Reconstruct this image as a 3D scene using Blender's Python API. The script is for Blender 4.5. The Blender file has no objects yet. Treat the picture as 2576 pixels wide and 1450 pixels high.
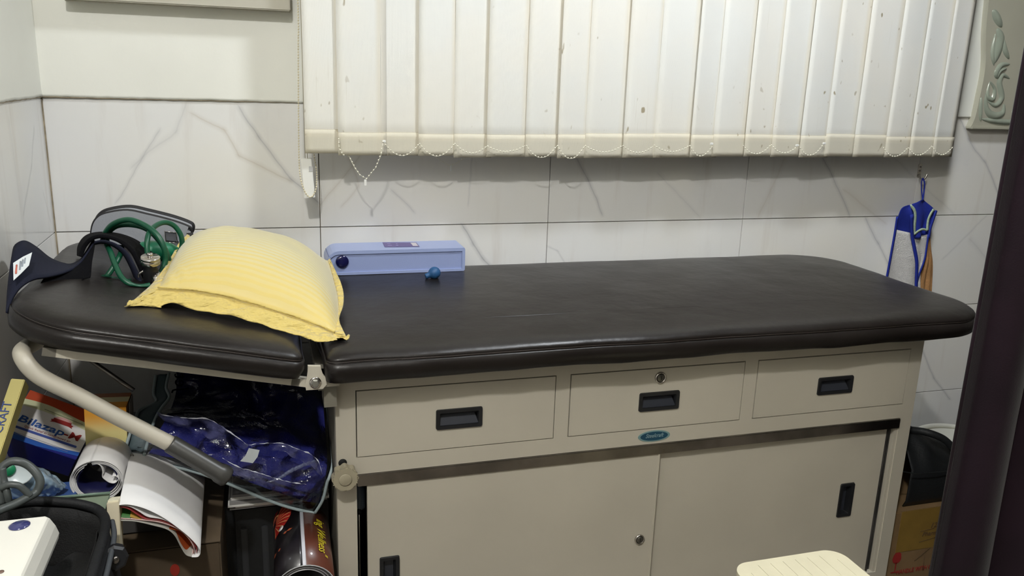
import bpy, bmesh, math, random
from mathutils import Vector, Matrix, noise
random.seed(7)
sc = bpy.context.scene
# ------------------------------------------------------------------ camera, world, lights, exposure
YAW, PIT, ROL, FPX = 0.300841493, 0.251822459, 0.0346344460, 2077.57681
CAM = Vector((-0.139697585, -2.07801861, 1.281934515))
_cy, _sy, _cp, _sp = math.cos(YAW), math.sin(YAW), math.cos(PIT), math.sin(PIT)
FW = Vector((_sy*_cp, _cy*_cp, -_sp)); _r0 = Vector((_cy, -_sy, 0)); _u0 = _r0.cross(FW)
RT = _r0*math.cos(ROL) + _u0*math.sin(ROL); UP = -_r0*math.sin(ROL) + _u0*math.cos(ROL)
cd = bpy.data.cameras.new('camera'); cam = bpy.data.objects.new('camera', cd)
sc.collection.objects.link(cam)
cam.matrix_world = Matrix(((RT.x, UP.x, -FW.x, CAM.x), (RT.y, UP.y, -FW.y, CAM.y), (RT.z, UP.z, -FW.z, CAM.z), (0, 0, 0, 1)))
cd.sensor_width = 36.0; cd.lens = FPX*36/2576; cd.clip_start = .02
sc.camera = cam
w = bpy.data.worlds.new('world'); sc.world = w; w.use_nodes = True
w.node_tree.nodes['Background'].inputs[0].default_value = (.9, .93, 1, 1)
w.node_tree.nodes['Background'].inputs[1].default_value = .035
def area(name, loc, size, power, col, shape='DISK', rot=(0, 0, 0)):
    l = bpy.data.lights.new(name, 'AREA'); l.shape = shape; l.size = size; l.energy = power; l.color = col
    o = bpy.data.objects.new(name, l); sc.collection.objects.link(o); o.location = loc; o.rotation_euler = rot
    return o
area('ceiling_lamp_main', (-.42, -2.25, 2.66), .13, 34, (1, .985, .955))
area('ceiling_lamp_near_wall', (.95, -.90, 2.66), .24, 22, (.91, .955, 1))
sc.view_settings.view_transform = 'Standard'; sc.view_settings.look = 'None'
sc.view_settings.gamma = 1; sc.view_settings.use_curve_mapping = False
sc.view_settings.exposure = 0.26

# ------------------------------------------------------------------ helpers
def at(x, y, **k):
    """world point seen at photograph pixel (x, y) on the plane X=, Y= or Z= given"""
    d = FW + RT*((x-1288)/FPX) - UP*((y-725)/FPX)
    (a, v), = k.items(); i = 'XYZ'.index(a)
    return CAM + d*((v-CAM[i])/d[i])
def lin(c):
    return tuple(((v/255+.055)/1.055)**2.4 if v/255 > .04045 else v/255/12.92 for v in c)
def hexc(*c): return (*lin(c), 1)
class NT:
    def __init__(s, m): s.m = m; s.t = m.node_tree; s.n = s.t.nodes; s.l = s.t.links
    def new(s, typ, **k):
        n = s.n.new(typ)
        for a, b in k.items(): setattr(n, a, b)
        return n
    def link(s, a, b): s.l.new(a, b)
    def math(s, op, a, b=None, c=None, clamp=False):
        n = s.new('ShaderNodeMath', operation=op, use_clamp=clamp)
        for i, v in enumerate((a, b, c)):
            if v is None: continue
            if isinstance(v, (int, float)): n.inputs[i].default_value = v
            else: s.link(v, n.inputs[i])
        return n.outputs[0]
    def ramp(s, f, a, b, c0=0., c1=1., smooth=True):
        n = s.new('ShaderNodeMapRange', clamp=True)
        if smooth: n.interpolation_type = 'SMOOTHSTEP'
        s.link(f, n.inputs[0])
        for i, v in zip((1, 2, 3, 4), (a, b, c0, c1)): n.inputs[i].default_value = v
        return n.outputs[0]
    def mix(s, f, a, b):
        n = s.new('ShaderNodeMix', data_type='RGBA')
        if isinstance(f, (int, float)): n.inputs[0].default_value = f
        else: s.link(f, n.inputs[0])
        for i, v in ((6, a), (7, b)):
            if isinstance(v, tuple): n.inputs[i].default_value = v
            else: s.link(v, n.inputs[i])
        return n.outputs[2]
    def noise(s, scale, detail=2, vec=None, rough=.5, mapscale=None):
        n = s.new('ShaderNodeTexNoise'); n.inputs['Scale'].default_value = scale
        n.inputs['Detail'].default_value = detail; n.inputs['Roughness'].default_value = rough
        v = vec if vec is not None else s.pos()
        if mapscale:
            mp = s.new('ShaderNodeMapping'); mp.inputs['Scale'].default_value = mapscale; s.link(v, mp.inputs[0]); v = mp.outputs[0]
        s.link(v, n.inputs['Vector']); return n.outputs[0]
    def pos(s):
        if not hasattr(s, '_p'): s._p = s.new('ShaderNodeTexCoord').outputs['Object']
        return s._p
    def sep(s, v=None):
        n = s.new('ShaderNodeSeparateXYZ'); s.link(v if v is not None else s.pos(), n.inputs[0]); return n.outputs
    def bump(s, h, strength=.2, dist=.01):
        n = s.new('ShaderNodeBump'); n.inputs['Strength'].default_value = strength; n.inputs['Distance'].default_value = dist
        s.link(h, n.inputs['Height']); s.link(n.outputs[0], s.b.inputs['Normal']); return n
def mat(name, col, rough=.5, metal=0., spec=.5, var=0., vscale=6, bump=0., bscale=80, bdist=.002, coat=0, trans=0, alpha=1, sheen=0):
    m = bpy.data.materials.new(name); m.use_nodes = True; t = NT(m); b = t.n['Principled BSDF']; t.b = b
    c = hexc(*col)
    b.inputs['Base Color'].default_value = c; b.inputs['Roughness'].default_value = rough; b.inputs['Metallic'].default_value = metal
    b.inputs['Specular IOR Level'].default_value = spec; b.inputs['Coat Weight'].default_value = coat
    b.inputs['Transmission Weight'].default_value = trans; b.inputs['Alpha'].default_value = alpha
    if sheen: b.inputs['Sheen Weight'].default_value = sheen
    if var:
        f = t.noise(vscale, 4); f = t.ramp(f, .3, .7)
        t.link(t.mix(f, tuple(v*(1-var) for v in c[:3])+(1,), tuple(min(1, v*(1+var*.4)) for v in c[:3])+(1,)), b.inputs['Base Color'])
    if bump: t.bump(t.noise(bscale, 3), bump, bdist)
    m['t'] = 0; mat.last = t
    return m
ROOTINV = {}
def root(name, loc, label, cat, group=None):
    o = bpy.data.objects.new(name, None); sc.collection.objects.link(o); o.location = loc; o.empty_display_size = .05
    o['label'] = label; o['category'] = cat
    if group: o['group'] = group
    ROOTINV[o.name] = Matrix.Translation(-Vector(loc)); return o
def adopt(o, p):
    o.parent = p
    if p.name in ROOTINV: o.matrix_parent_inverse = ROOTINV[p.name]
def link(name, me, m, parent=None, smooth=False, label=None, cat=None, kind=None, group=None):
    o = bpy.data.objects.new(name, me); sc.collection.objects.link(o)
    if m is not None:
        for q in (m if isinstance(m, (list, tuple)) else [m]): me.materials.append(q)
    if smooth: me.polygons.foreach_set('use_smooth', [True]*len(me.polygons))
    if parent is not None: adopt(o, parent)
    for k, v in (('label', label), ('category', cat), ('kind', kind), ('group', group)):
        if v: o[k] = v
    return o
def fin(bm): 
    me = bpy.data.meshes.new('m'); bmesh.ops.recalc_face_normals(bm, faces=bm.faces); bm.to_mesh(me); bm.free(); return me
def mesh(name, vs, fs, m, parent=None, smooth=False, **k):
    bm = bmesh.new(); bv = [bm.verts.new(v) for v in vs]
    for f in fs:
        try: bm.faces.new([bv[i] for i in f])
        except ValueError: pass
    return link(name, fin(bm), m, parent, smooth, **k)
def bm_box(bm, a, b, bev=0, M=None):
    r = bmesh.ops.create_cube(bm, size=1); vs = r['verts']
    a, b = Vector(a), Vector(b); c = (a+b)/2; s = b-a
    for v in vs: v.co = Vector((v.co.x*s.x, v.co.y*s.y, v.co.z*s.z))+c
    if bev: 
        es = list({e for v in vs for e in v.link_edges})
        r = bmesh.ops.bevel(bm, geom=es, offset=bev, segments=2, affect='EDGES'); vs = list({v for f in r['faces'] for v in f.verts}|{v for v in vs if v.is_valid})
    if M is not None:
        for v in vs: v.co = M @ v.co
def box(name, a, b, m, parent=None, bev=0, M=None, **k):
    bm = bmesh.new(); bm_box(bm, a, b, bev, M); return link(name, fin(bm), m, parent, **k)
def boxes(name, lst, m, parent=None, bev=0, **k):
    bm = bmesh.new()
    for a, b in lst: bm_box(bm, a, b, bev)
    return link(name, fin(bm), m, parent, **k)
def smoothpts(pts, n=8, closed=False):
    P = [Vector(p) for p in pts]; out = []; N = len(P)
    rng = range(N if closed else N-1)
    for i in rng:
        g = lambda j: P[j % N] if closed else P[max(0, min(N-1, j))]
        a, b, c, d = g(i-1), g(i), g(i+1), g(i+2)
        for k in range(n):
            t = k/n
            out.append(.5*((2*b)+(c-a)*t+(2*a-5*b+4*c-d)*t*t+(3*b-3*c+d-a)*t**3))
    if not closed: out.append(P[-1])
    return out
def bm_tube(bm, P, r, seg=10, closed=False, caps=True):
    N = len(P); rings = []; prev = None
    for i, p in enumerate(P):
        a = P[(i-1) % N] if closed or i else P[0]; b = P[(i+1) % N] if closed or i < N-1 else P[-1]
        t = (b-a).normalized()
        if prev is None:
            x = t.orthogonal().normalized()
        else:
            x = (prev-t*prev.dot(t)).normalized()
        prev = x; y = t.cross(x)
        rr = r(i/(N-1)) if callable(r) else r
        rings.append([bm.verts.new(p+x*rr*math.cos(2*math.pi*k/seg)+y*rr*math.sin(2*math.pi*k/seg)) for k in range(seg)])
    for i in range(N if closed else N-1):
        A, B = rings[i], rings[(i+1) % N]
        for k in range(seg): bm.faces.new((A[k], A[(k+1) % seg], B[(k+1) % seg], B[k]))
    if caps and not closed: bm.faces.new(rings[0][::-1]); bm.faces.new(rings[-1])
def tube(name, pts, r, m, parent=None, n=8, seg=12, closed=False, **k):
    bm = bmesh.new(); P = smoothpts(pts, n, closed) if n else [Vector(p) for p in pts]
    bm_tube(bm, P, r, seg, closed); return link(name, fin(bm), m, parent, True, **k)
def frame_m(o, zdir, xhint=(1, 0, 0)):
    z = Vector(zdir).normalized(); x = Vector(xhint); x = (x-z*x.dot(z)).normalized(); y = z.cross(x)
    return Matrix(((x.x, y.x, z.x, o[0]), (x.y, y.y, z.y, o[1]), (x.z, y.z, z.z, o[2]), (0, 0, 0, 1)))
def bm_lathe(bm, prof, M, seg=24):
    rings = []
    for r, z in prof:
        rings.append([bm.verts.new(M @ Vector((max(r, 1e-5)*math.cos(2*math.pi*k/seg), max(r, 1e-5)*math.sin(2*math.pi*k/seg), z))) for k in range(seg)])
    for A, B in zip(rings, rings[1:]):
        for k in range(seg): bm.faces.new((A[k], A[(k+1) % seg], B[(k+1) % seg], B[k]))
    bm.faces.new(rings[0][::-1]); bm.faces.new(rings[-1])
def lathe(name, prof, M, m, parent=None, seg=24, smooth=True, **k):
    bm = bmesh.new(); bm_lathe(bm, prof, M, seg); return link(name, fin(bm), m, parent, smooth, **k)
def prism(name, outline, d0, d1, M, m, parent=None, bev=0, smooth=False, **k):
    """outline (x,y) in frame M, extruded along z from d0 to d1"""
    bm = bmesh.new()
    A = [bm.verts.new(Vector((x, y, d0))) for x, y in outline]; B = [bm.verts.new(Vector((x, y, d1))) for x, y in outline]
    n = len(A); bm.faces.new(A[::-1]); top = bm.faces.new(B)
    for i in range(n): bm.faces.new((A[i], A[(i+1) % n], B[(i+1) % n], B[i]))
    if bev: bmesh.ops.bevel(bm, geom=list(top.edges), offset=bev, segments=2, affect='EDGES')
    for v in bm.verts: v.co = M @ v.co
    return link(name, fin(bm), m, parent, smooth, **k)
XZ = lambda x, y, z: Matrix(((1, 0, 0, x), (0, 0, -1, y), (0, 1, 0, z), (0, 0, 0, 1)))   # local x->X, y->Z, z->-Y (towards the viewer)
def rrect(w, h, r, n=5):
    o = []
    for cx, cy, a0 in ((w/2-r, h/2-r, 0), (-w/2+r, h/2-r, 90), (-w/2+r, -h/2+r, 180), (w/2-r, -h/2+r, 270)):
        for i in range(n+1):
            a = math.radians(a0+90*i/n); o.append((cx+r*math.cos(a), cy+r*math.sin(a)))
    return o
def text(name, s, size, M, m, parent, shear=0, spacing=1, thick=.0004, sx=1, bend=None, bold=0, align='CENTER', **k):
    c = bpy.data.curves.new('t', 'FONT'); c.body = s; c.size = size; c.shear = shear; c.space_character = spacing
    c.align_x = align; c.align_y = 'CENTER'; c.extrude = thick; c.resolution_u = 2; c.offset = bold
    o = bpy.data.objects.new('t', c); sc.collection.objects.link(o)
    dg = bpy.context.evaluated_depsgraph_get(); me = bpy.data.meshes.new_from_object(o.evaluated_get(dg))
    bpy.data.objects.remove(o); me.materials.clear()
    for v in me.vertices:
        p = Vector((v.co.x*sx, v.co.y, v.co.z))
        v.co = bend(p) if bend else M @ p
    return link(name, me, m, parent, **k)
def sheet(name, P, m, parent=None, thick=0, smooth=True, uv=False, **k):
    """P: rows of points -> grid surface, optionally solid"""
    R, Cc = len(P), len(P[0]); bm = bmesh.new(); V = [[bm.verts.new(p) for p in r] for r in P]
    for i in range(R-1):
        for j in range(Cc-1): bm.faces.new((V[i][j], V[i][j+1], V[i+1][j+1], V[i+1][j]))
    if thick:
        bm.normal_update(); nv = [[v.co - v.normal*thick for v in r] for r in V]
        W = [[bm.verts.new(p) for p in r] for r in nv]
        for i in range(R-1):
            for j in range(Cc-1): bm.faces.new((W[i][j], W[i+1][j], W[i+1][j+1], W[i][j+1]))
        for i in range(R-1):
            for j in (0, Cc-1): bm.faces.new((V[i][j], V[i+1][j], W[i+1][j], W[i][j]))
        for j in range(Cc-1):
            for i in (0, R-1): bm.faces.new((V[i][j], V[i][j+1], W[i][j+1], W[i][j]))
    return link(name, fin(bm), m, parent, smooth, **k)
def n3(x, y, z): return noise.noise(Vector((x, y, z)))

# ------------------------------------------------------------------ materials
M = {}
M['cream_paint'] = mat('cream_painted_wall', (238, 238, 230), .55, var=.05, vscale=3, bump=.15, bscale=60)
M['grout'] = mat('brown_grey_grout', (150, 140, 125), .9)
M['metal'] = mat('cream_enamel_metal', (190, 184, 169), .42, var=.05, vscale=5, bump=.08, bscale=260, bdist=.0006)
M['metal_in'] = mat('cabinet_inside_paint', (120, 116, 104), .6)
M['dark'] = mat('dark_gap', (22, 21, 20), .8)
M['black'] = mat('black_plastic', (26, 27, 30), .45)
M['pocket'] = mat('dark_grey_plastic_pocket', (44, 47, 55), .4)
M['chrome'] = mat('chrome', (205, 200, 195), .18, 1, bump=.1, bscale=30)
M['steel'] = mat('brushed_steel_rail', (150, 145, 140), .3, 1, var=.35, vscale=9)
M['rubber'] = mat('dark_grey_rubber_grip', (62, 61, 58), .38)
M['knob'] = mat('olive_grey_plastic_knob', (158, 150, 128), .5)
def leather():
    m = mat('dark_brown_vinyl', (40, 35, 32), .34, spec=.30); t = mat.last
    n1 = t.noise(7, 4); n2 = t.noise(420, 2)
    c = t.mix(t.ramp(n1, .3, .7), hexc(26, 22, 20), hexc(31, 27, 25)); t.link(c, t.b.inputs['Base Color'])
    t.link(t.ramp(n1, .3, .75, .31, .38), t.b.inputs['Roughness'])
    h = t.math('ADD', t.math('MULTIPLY', t.noise(14, 3), 1.6), t.math('MULTIPLY', n2, .08)); t.bump(h, .22, .006)
    return m
M['leather'] = leather()
M['piping'] = mat('worn_vinyl_seam', (62, 55, 51), .42)
def marble():
    m = mat('veined_white_marble_tile', (236, 236, 234), .14, spec=.5); t = mat.last
    g = t.new('ShaderNodeNewGeometry').outputs['Position']; t._p = g
    nz = t.new('ShaderNodeTexNoise'); nz.inputs['Scale'].default_value = 5; nz.inputs['Detail'].default_value = 4; t.link(g, nz.inputs['Vector'])
    sub = t.new('ShaderNodeVectorMath', operation='SUBTRACT'); t.link(nz.outputs['Color'], sub.inputs[0]); sub.inputs[1].default_value = (.5, .5, .5)
    sc_ = t.new('ShaderNodeVectorMath', operation='SCALE'); t.link(sub.outputs[0], sc_.inputs[0]); sc_.inputs['Scale'].default_value = .035
    add = t.new('ShaderNodeVectorMath', operation='ADD'); t.link(g, add.inputs[0]); t.link(sc_.outputs[0], add.inputs[1]); P = add.outputs[0]
    base = t.mix(t.ramp(t.noise(2.2, 3, g), .35, .7), hexc(240, 240, 239), hexc(242, 239, 231))
    base = t.mix(t.math('MULTIPLY', t.ramp(t.noise(5, 5, g, .6), .5, .8), .35), base, hexc(218, 219, 223))
    base = t.mix(t.math('MULTIPLY', t.ramp(t.noise(2.6, 4, g, .55, mapscale=(7, 7, .8)), .55, .8), .2), base, hexc(168, 140, 110))
    grey, tan = hexc(146, 147, 153), hexc(178, 163, 140)
    #        wall plane, pixel polyline, half width m, strength, colour
    V = [([(600, 270), (650, 350), (735, 455), (802, 512)], .011, .62, grey), ([(480, 285), (560, 325), (600, 390), (735, 460)], .011, .45, tan),
         ([(400, 330), (290, 505)], .008, .4, grey), ([(470, 260), (440, 330), (330, 420)], .012, .25, grey), ([(1160, 568), (1190, 612), (1215, 645), (1238, 672)], .011, .75, grey),
         ([(1452, 395), (1478, 450), (1512, 542)], .011, .6, grey), ([(985, 478), (1042, 535)], .009, .4, grey), ([(875, 400), (900, 470), (860, 520)], .008, .3, tan),
         ([(2072, 395), (2092, 440), (2132, 545)], .012, .55, grey), ([(2178, 548), (2212, 610), (2245, 705)], .012, .6, grey),
         ([(2415, 298), (2440, 352), (2478, 405), (2520, 520)], .010, .65, grey), ([(2370, 655), (2478, 545)], .008, .3, grey),
         ([(1975, 400), (1905, 545)], .018, .25, tan), ([(2120, 480), (2230, 560)], .022, .25, tan), ([(2322, 880), (2350, 950), (2392, 1000)], .009, .6, grey),
         ([(1378, 622), (1402, 634), (1422, 668)], .006, .35, grey), ([(806, 520), (905, 395)], .010, .35, tan), ([(1190, 400), (1175, 520)], .006, .3, grey),
         ([(2140, 300), (2400, 540)], .01, .2, grey), ([(700, 280), (900, 560)], .012, .0, grey), ([(1655, 440), (1760, 545)], .012, .2, grey), ([(2440, 600), (2540, 740)], .02, .25, grey)]
    LV = [([(85, 320), (78, 420), (60, 540)], .009, .5, grey), ([(110, 490), (128, 560)], .008, .35, grey), ([(20, 300), (70, 640)], .02, .15, grey)]
    def seg(a, b, wd, st, col, base):
        d = b-a; L = d.length; tdir = d/L; nx = Vector((0, 1, 0)) if abs(d.y) < 1e-6 else Vector((1, 0, 0)); nrm = tdir.cross(nx)
        def dot(v):
            n = t.new('ShaderNodeVectorMath', operation='DOT_PRODUCT'); t.link(P, n.inputs[0]); n.inputs[1].default_value = v; return n.outputs['Value']
        dd = t.math('ABSOLUTE', t.math('SUBTRACT', dot(nrm), a.dot(nrm)))
        q = t.ramp(dd, 0, wd, 1, 0); q2 = t.ramp(dd, 0, wd*.22, .55, 0)
        al = t.math('SUBTRACT', dot(tdir), a.dot(tdir))
        s = t.math('MULTIPLY', t.ramp(al, -.012, .006), t.ramp(al, L-.006, L+.012, 1, 0))
        pl = dot(nx); onp = t.ramp(t.math('ABSOLUTE', t.math('SUBTRACT', pl, a.dot(nx))), .03, .05, 1, 0)
        s = t.math('MULTIPLY', s, onp)
        f = t.math('MULTIPLY', t.math('MULTIPLY', t.math('ADD', t.math('MULTIPLY', q, .5), q2), s), st*.72)
        return t.mix(f, base, col)
    for pts, wd, st, col in V:
        if st <= 0: continue
        W = [at(*p, Y=0) for p in pts]
        for a, b in zip(W, W[1:]): base = seg(a, b, wd, st, col, base)
    for pts, wd, st, col in LV:
        W = [at(*p, X=-.592) for p in pts]
        for a, b in zip(W, W[1:]): base = seg(a, b, wd, st, col, base)
    t.link(base, t.b.inputs['Base Color'])
    return m
M['marble'] = marble()
def slatmat(hem=False):
    m = mat('cream_hem_fabric' if hem else 'cream_blind_fabric', (235, 233, 224), .8, spec=.2); t = mat.last
    uv = t.new('ShaderNodeUVMap').outputs[0]; u, v, _ = t.sep(uv)[:3]
    g = t.new('ShaderNodeNewGeometry').outputs['Position']; rnd = t.new('ShaderNodeObjectInfo').outputs['Random']
    c = t.mix(t.ramp(t.noise(5, 3, g), .3, .7), hexc(238, 239, 236), hexc(242, 240, 233))
    if hem: c = t.mix(.75, c, hexc(212, 204, 182))
    edge = t.math('MULTIPLY', t.ramp(u, .74, .86), .35 if not hem else .2)  # overlap shading between slats painted in as tan along the right edge
    c = t.mix(t.math('MULTIPLY', edge, t.ramp(t.noise(1.7, 2, g), .35, .6, .35, 1)), c, hexc(214, 200, 170))
    if not hem: c = t.mix(t.math('MULTIPLY', t.ramp(v, .75, 1), .18), c, hexc(214, 210, 196))
    # brown spots, streaks
    sp = t.noise(42, 1, g, mapscale=(1.5, 1, .8)); zone = t.ramp(t.noise(3.2, 2, g), .46, .56)
    c = t.mix(t.math('MULTIPLY', t.math('MULTIPLY', t.ramp(sp, .70, .76), zone), .8), c, hexc(150, 135, 100))
    st = t.noise(9, 3, g, mapscale=(26, 1, .5)); c = t.mix(t.math('MULTIPLY', t.ramp(st, .66, .8), .25), c, hexc(170, 155, 125))
    if hem: c = t.mix(t.math('MULTIPLY', t.ramp(v, .82, 1), .35), c, hexc(158, 146, 118))
    if hem: c = t.mix(t.math('MULTIPLY', t.ramp(v, .0, .05, 1, 0), .5), c, hexc(150, 136, 104)); c = t.mix(t.math('MULTIPLY', t.ramp(v, .34, .44), .30), c, hexc(196, 194, 182))
    t.link(c, t.b.inputs['Base Color'])
    wv = t.new('ShaderNodeTexWave', bands_direction='X'); wv.inputs['Scale'].default_value = 160; t.link(g, wv.inputs[0])
    t.bump(t.math('ADD', wv.outputs[1], t.noise(300, 2, g)), .12, .001)
    return m
M['slat'] = slatmat(); M['hem'] = slatmat(True)
M['bead'] = mat('ivory_plastic_beads', (238, 234, 216), .3)
M['white_plastic'] = mat('white_plastic', (240, 240, 236), .35)

# ------------------------------------------------------------------ room
XL, XR, YF, ZC = -.592, 2.9, -3.3, 2.7
TOPZ = 1.203
S = dict(kind='structure')
box('floor', (XL-.2, YF, -.05), (XR+.2, .2, 0), mat('beige_floor_tile', (120, 112, 100), .3, var=.1), **S)
box('ceiling', (XL-.2, YF, ZC), (XR+.2, .2, ZC+.05), mat('white_ceiling', (235, 233, 226), .8, var=.02), **S)
def rough_slab(name, a, b, axis, off):
    """plaster coat above the tiles with a ragged lower edge"""
    n = 260; vs = []; fs = []
    for i in range(n+1):
        s = a+(b-a)*i/n; z = TOPZ+.0012*n3(s*60, 3, axis)+.0018*n3(s*14, 9, axis)
        lip = off+.0015+.001*n3(s*90, 1, 5)
        for zz, o in ((z, off-.01), (z, lip), (z+.006, lip), (z+.016, off), (ZC, off), (ZC, off-.01)):
            vs.append((s, -o, zz) if axis == 0 else (XL+o, s, zz))
    for i in range(n):
        for k in range(5): fs.append((i*6+k, i*6+k+1, i*6+6+k+1, i*6+6+k))
    return vs, fs
wb = box('wall_back', (XL-.2, .008, 0), (XR+.2, .2, ZC), M['grout'], **S)
wl = box('wall_left', (XL-.2, YF, 0), (XL-.008, .2, ZC), M['grout'], **S)
vs, fs = rough_slab('p', XL, XR, 0, .003); mesh('plaster_coat', vs, fs, M['cream_paint'], wb, True)
vs, fs = rough_slab('p', YF, 0, 1, .003); mesh('plaster_coat', vs, fs, M['cream_paint'], wl, True)
box('wall_right', (XR, YF, 0), (XR+.1, .2, ZC), mat('grey_wall_right', (120, 116, 108), .7, var=.03), **S)
box('wall_front', (XL-.2, YF-.1, 0), (XR+.2, YF, ZC), mat('grey_wall_front', (95, 92, 86), .7, var=.03), **S)
G = .0011
rowz = [(0, .3), (.3, .6), (.6, .9), (.9, TOPZ)]
for z0, z1 in rowz:
    x = XL+.0015; nx = 0.
    while x < XR-.01:
        box('tile', (x+(G if x > XL+.01 else 0), 0, z0+G), (min(nx, XR)-G, .0085, z1-(G if z1 < 1.1 else 0)), M['marble'], wb, bev=.0006)
        x = nx; nx += .6
    y = 0
    while y > YF+.01:
        box('tile', (XL-.0085, max(y-.6, YF)+G, z0+G), (XL, y-(G if y else .002), z1-(G if z1 < 1.1 else 0)), M['marble'], wl, bev=.0006)
        y -= .6
dirt = mat('grimy_corner_joint', (150, 138, 116), .9, var=.3, vscale=40)
tube('trim_1', [(XL+.0008, -.0008, 0), (XL+.0008, -.0008, TOPZ)], .0022, dirt, wb, n=0, seg=6)
bm = bmesh.new()
P = [Vector((XL+i*.01, -.0035-.0006*n3(i*.3, 0, 0), TOPZ-.001+.0012*n3(i*.5, 2, 0))) for i in range(62)]
bm_tube(bm, P, lambda s: .0013*(1-s)+.0005, 5)
P = [Vector((XL+.0035, -i*.01, TOPZ-.001+.0012*n3(i*.5, 7, 0))) for i in range(60)]
bm_tube(bm, P, .0011, 5)
link('trim_2', fin(bm), dirt, wb, True)

# ------------------------------------------------------------------ picture frame at the top left (only its lower edge shows)
fr = root('wall_cabinet', (-.29, -.02, 1.42), 'pale wall panel at the top left edge, only its lower edge and shadow showing', 'wall panel')
m_fr = mat('grey_white_panel', (196, 192, 178), .5, var=.05)
a, b = at(167, 3, Y=-.003), at(728, 10, Y=-.003)
box('back_board', (a.x, -.02, a.z), (b.x, -.003, a.z+.45), m_fr, fr)
box('front_panel', (a.x, -.047, a.z+.002), (b.x, -.02, a.z+.45), m_fr, fr, bev=.002)

# ------------------------------------------------------------------ vertical blind
bl = root('vertical_blind', (.9, -.09, 2.2), 'cream fabric vertical blind with stained slats hanging over the marble wall', 'blind')
box('headrail', (-.08, -.12, 2.34), (1.9, -.055, 2.38), M['white_plastic'], bl, bev=.003)
EX = [770, 853, 960, 1054, 1143, 1225, 1322, 1401, 1471, 1566, 1644, 1734, 1792, 1870, 1939, 2008, 2073, 2144, 2224, 2284, 2344, 2397]
EB = [386, 391, 392, 392, 397, 395, 395, 398, 398, 397, 397, 396, 394, 394, 395, 396, 394, 395, 396, 395, 395]
FRONT = [0, 1, 0, 0, 1, 0, 0, 1, 0, 0, 1, 0, 0, 1, 0, 1, 0, 1, 0, 1, 0, 1]
YB = -.100; DX = []
def slat_strip(i, x0, y0, x1, y1, zb, zt, hem):
    nu = 7; out = []; rows = [zt, zb] if not hem else [zt, zt-.012, zb+.012, zb]
    if not hem: rows = [zt-(zt-zb)*k/16 for k in range(17)]
    cur = .0015*(1 if i % 3 else -1)
    for k, z in enumerate(rows):
        r = []
        sw = 0 if hem else .0015*n3(i*3.1, z*4, 2)
        for j in range(nu):
            u = j/(nu-1); x = x0+(x1-x0)*u; y = y0+(y1-y0)*u + cur*(1-(2*u-1)**2)+sw*min(1, (z-1.08)*8 if z > 1.08 else 0)
            if hem: y -= .0009
            r.append(Vector((x, y, z)))
        out.append(r)
    return out
def uvgrid(o, R, C_):
    me = o.data; uvl = me.uv_layers.new(name='UVMap')
    b0 = {}
    for p in me.polygons:
        for li in p.loop_indices:
            vi = me.loops[li].vertex_index % (R*C_); uvl.data[li].uv = ((vi % C_)/(C_-1), (vi//C_)/(R-1))
for i in range(21):
    xa, xb = at(EX[i], EB[i], Y=YB), at(EX[i+1], EB[i], Y=YB)
    x0, x1 = xa.x, xb.x; vis = x1-x0
    # each slat is 90 mm or 100 mm wide; its hidden edge tucks behind the neighbour
    ov = .012 if i < 20 else 0
    fy = .010 if i % 2 else -.004
    fy = [0, -.016, .004, -.004, .008, -.006, .004, -.012, .006, -.004, .006, -.008, .006, -.004, .006, -.008, .004, -.006, .006, -.004, .004][i]
    tilt = math.sqrt(max(0, .1**2-(vis+ov)**2))*.05
    fy *= .25; y0 = YB+fy-tilt*.5; y1 = YB+fy+.005+tilt*.5
    zb = at((EX[i]+EX[i+1])/2, EB[i], Y=YB).z; zh = at((EX[i]+EX[i+1])/2, [325, 333, 333, 337, 337, 339, 338, 338, 336, 336, 336, 339, 338, 338, 340, 341, 337, 339, 344, 344, 345][i], Y=YB).z
    P = slat_strip(i, x0-.002, y0, x1+ov, y1, zb, 2.345, False)
    s = sheet('slat', P, M['slat'], bl, thick=.0007); uvgrid(s, 17, 7)
    P = slat_strip(i, x0-.002, y0, x1+ov, y1, zb, zh, True)
    h = sheet('hem_pocket', P, M['hem'], s, thick=.0018); uvgrid(h, 4, 7)
    st = boxes('stitching', [], M['grout'], None) if False else None
    DX.append((x0, x1, y0, zb, zh))
def beads(name, P, parent, r=.0021, gap=.0085, mt=None, **k):
    bm = bmesh.new(); acc = 0; last = P[0]; L = [P[0]]
    for p in P[1:]:
        while (p-last).length >= gap:
            last = last+(p-last).normalized()*gap; L.append(last)
    for p in L:
        bmesh.ops.create_icosphere(bm, subdivisions=1, radius=r, matrix=Matrix.Translation(p))
    bm_tube(bm, P, .0006, 4); return link(name, fin(bm), mt or M['bead'], parent, True, **k)
def sag(a, b, d, n=14):
    return [a.lerp(b, t/n)+Vector((0, 0, -d*4*(t/n)*(1-t/n))) for t in range(n+1)]
CH = [(965, 357, 1054, 362, 34), (1056, 362, 1143, 362, 33), (1145, 362, 1225, 368, 22), (1227, 368, 1322, 366, 16), (1325, 367, 1401, 367, 33), (1403, 367, 1471, 367, 36), (1473, 367, 1566, 367, 18), (1568, 367, 1644, 367, 20), (1646, 366, 1734, 367, 18), (1736, 367, 1792, 368, 30), (1870, 367, 1939, 365, 26), (1941, 365, 2008, 366, 24), (2010, 366, 2073, 361, 34), (2223, 372, 2284, 372, 28), (2286, 373, 2344, 368, 26), (2346, 370, 2397, 370, 26)]
for x0, y0, x1, y1, d in CH:
    a, b = at(x0, y0, Y=YB-.024), at(x1, y1, Y=YB-.024)
    beads('bead_chain', sag(a, b, d/1130.), bl)
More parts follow.
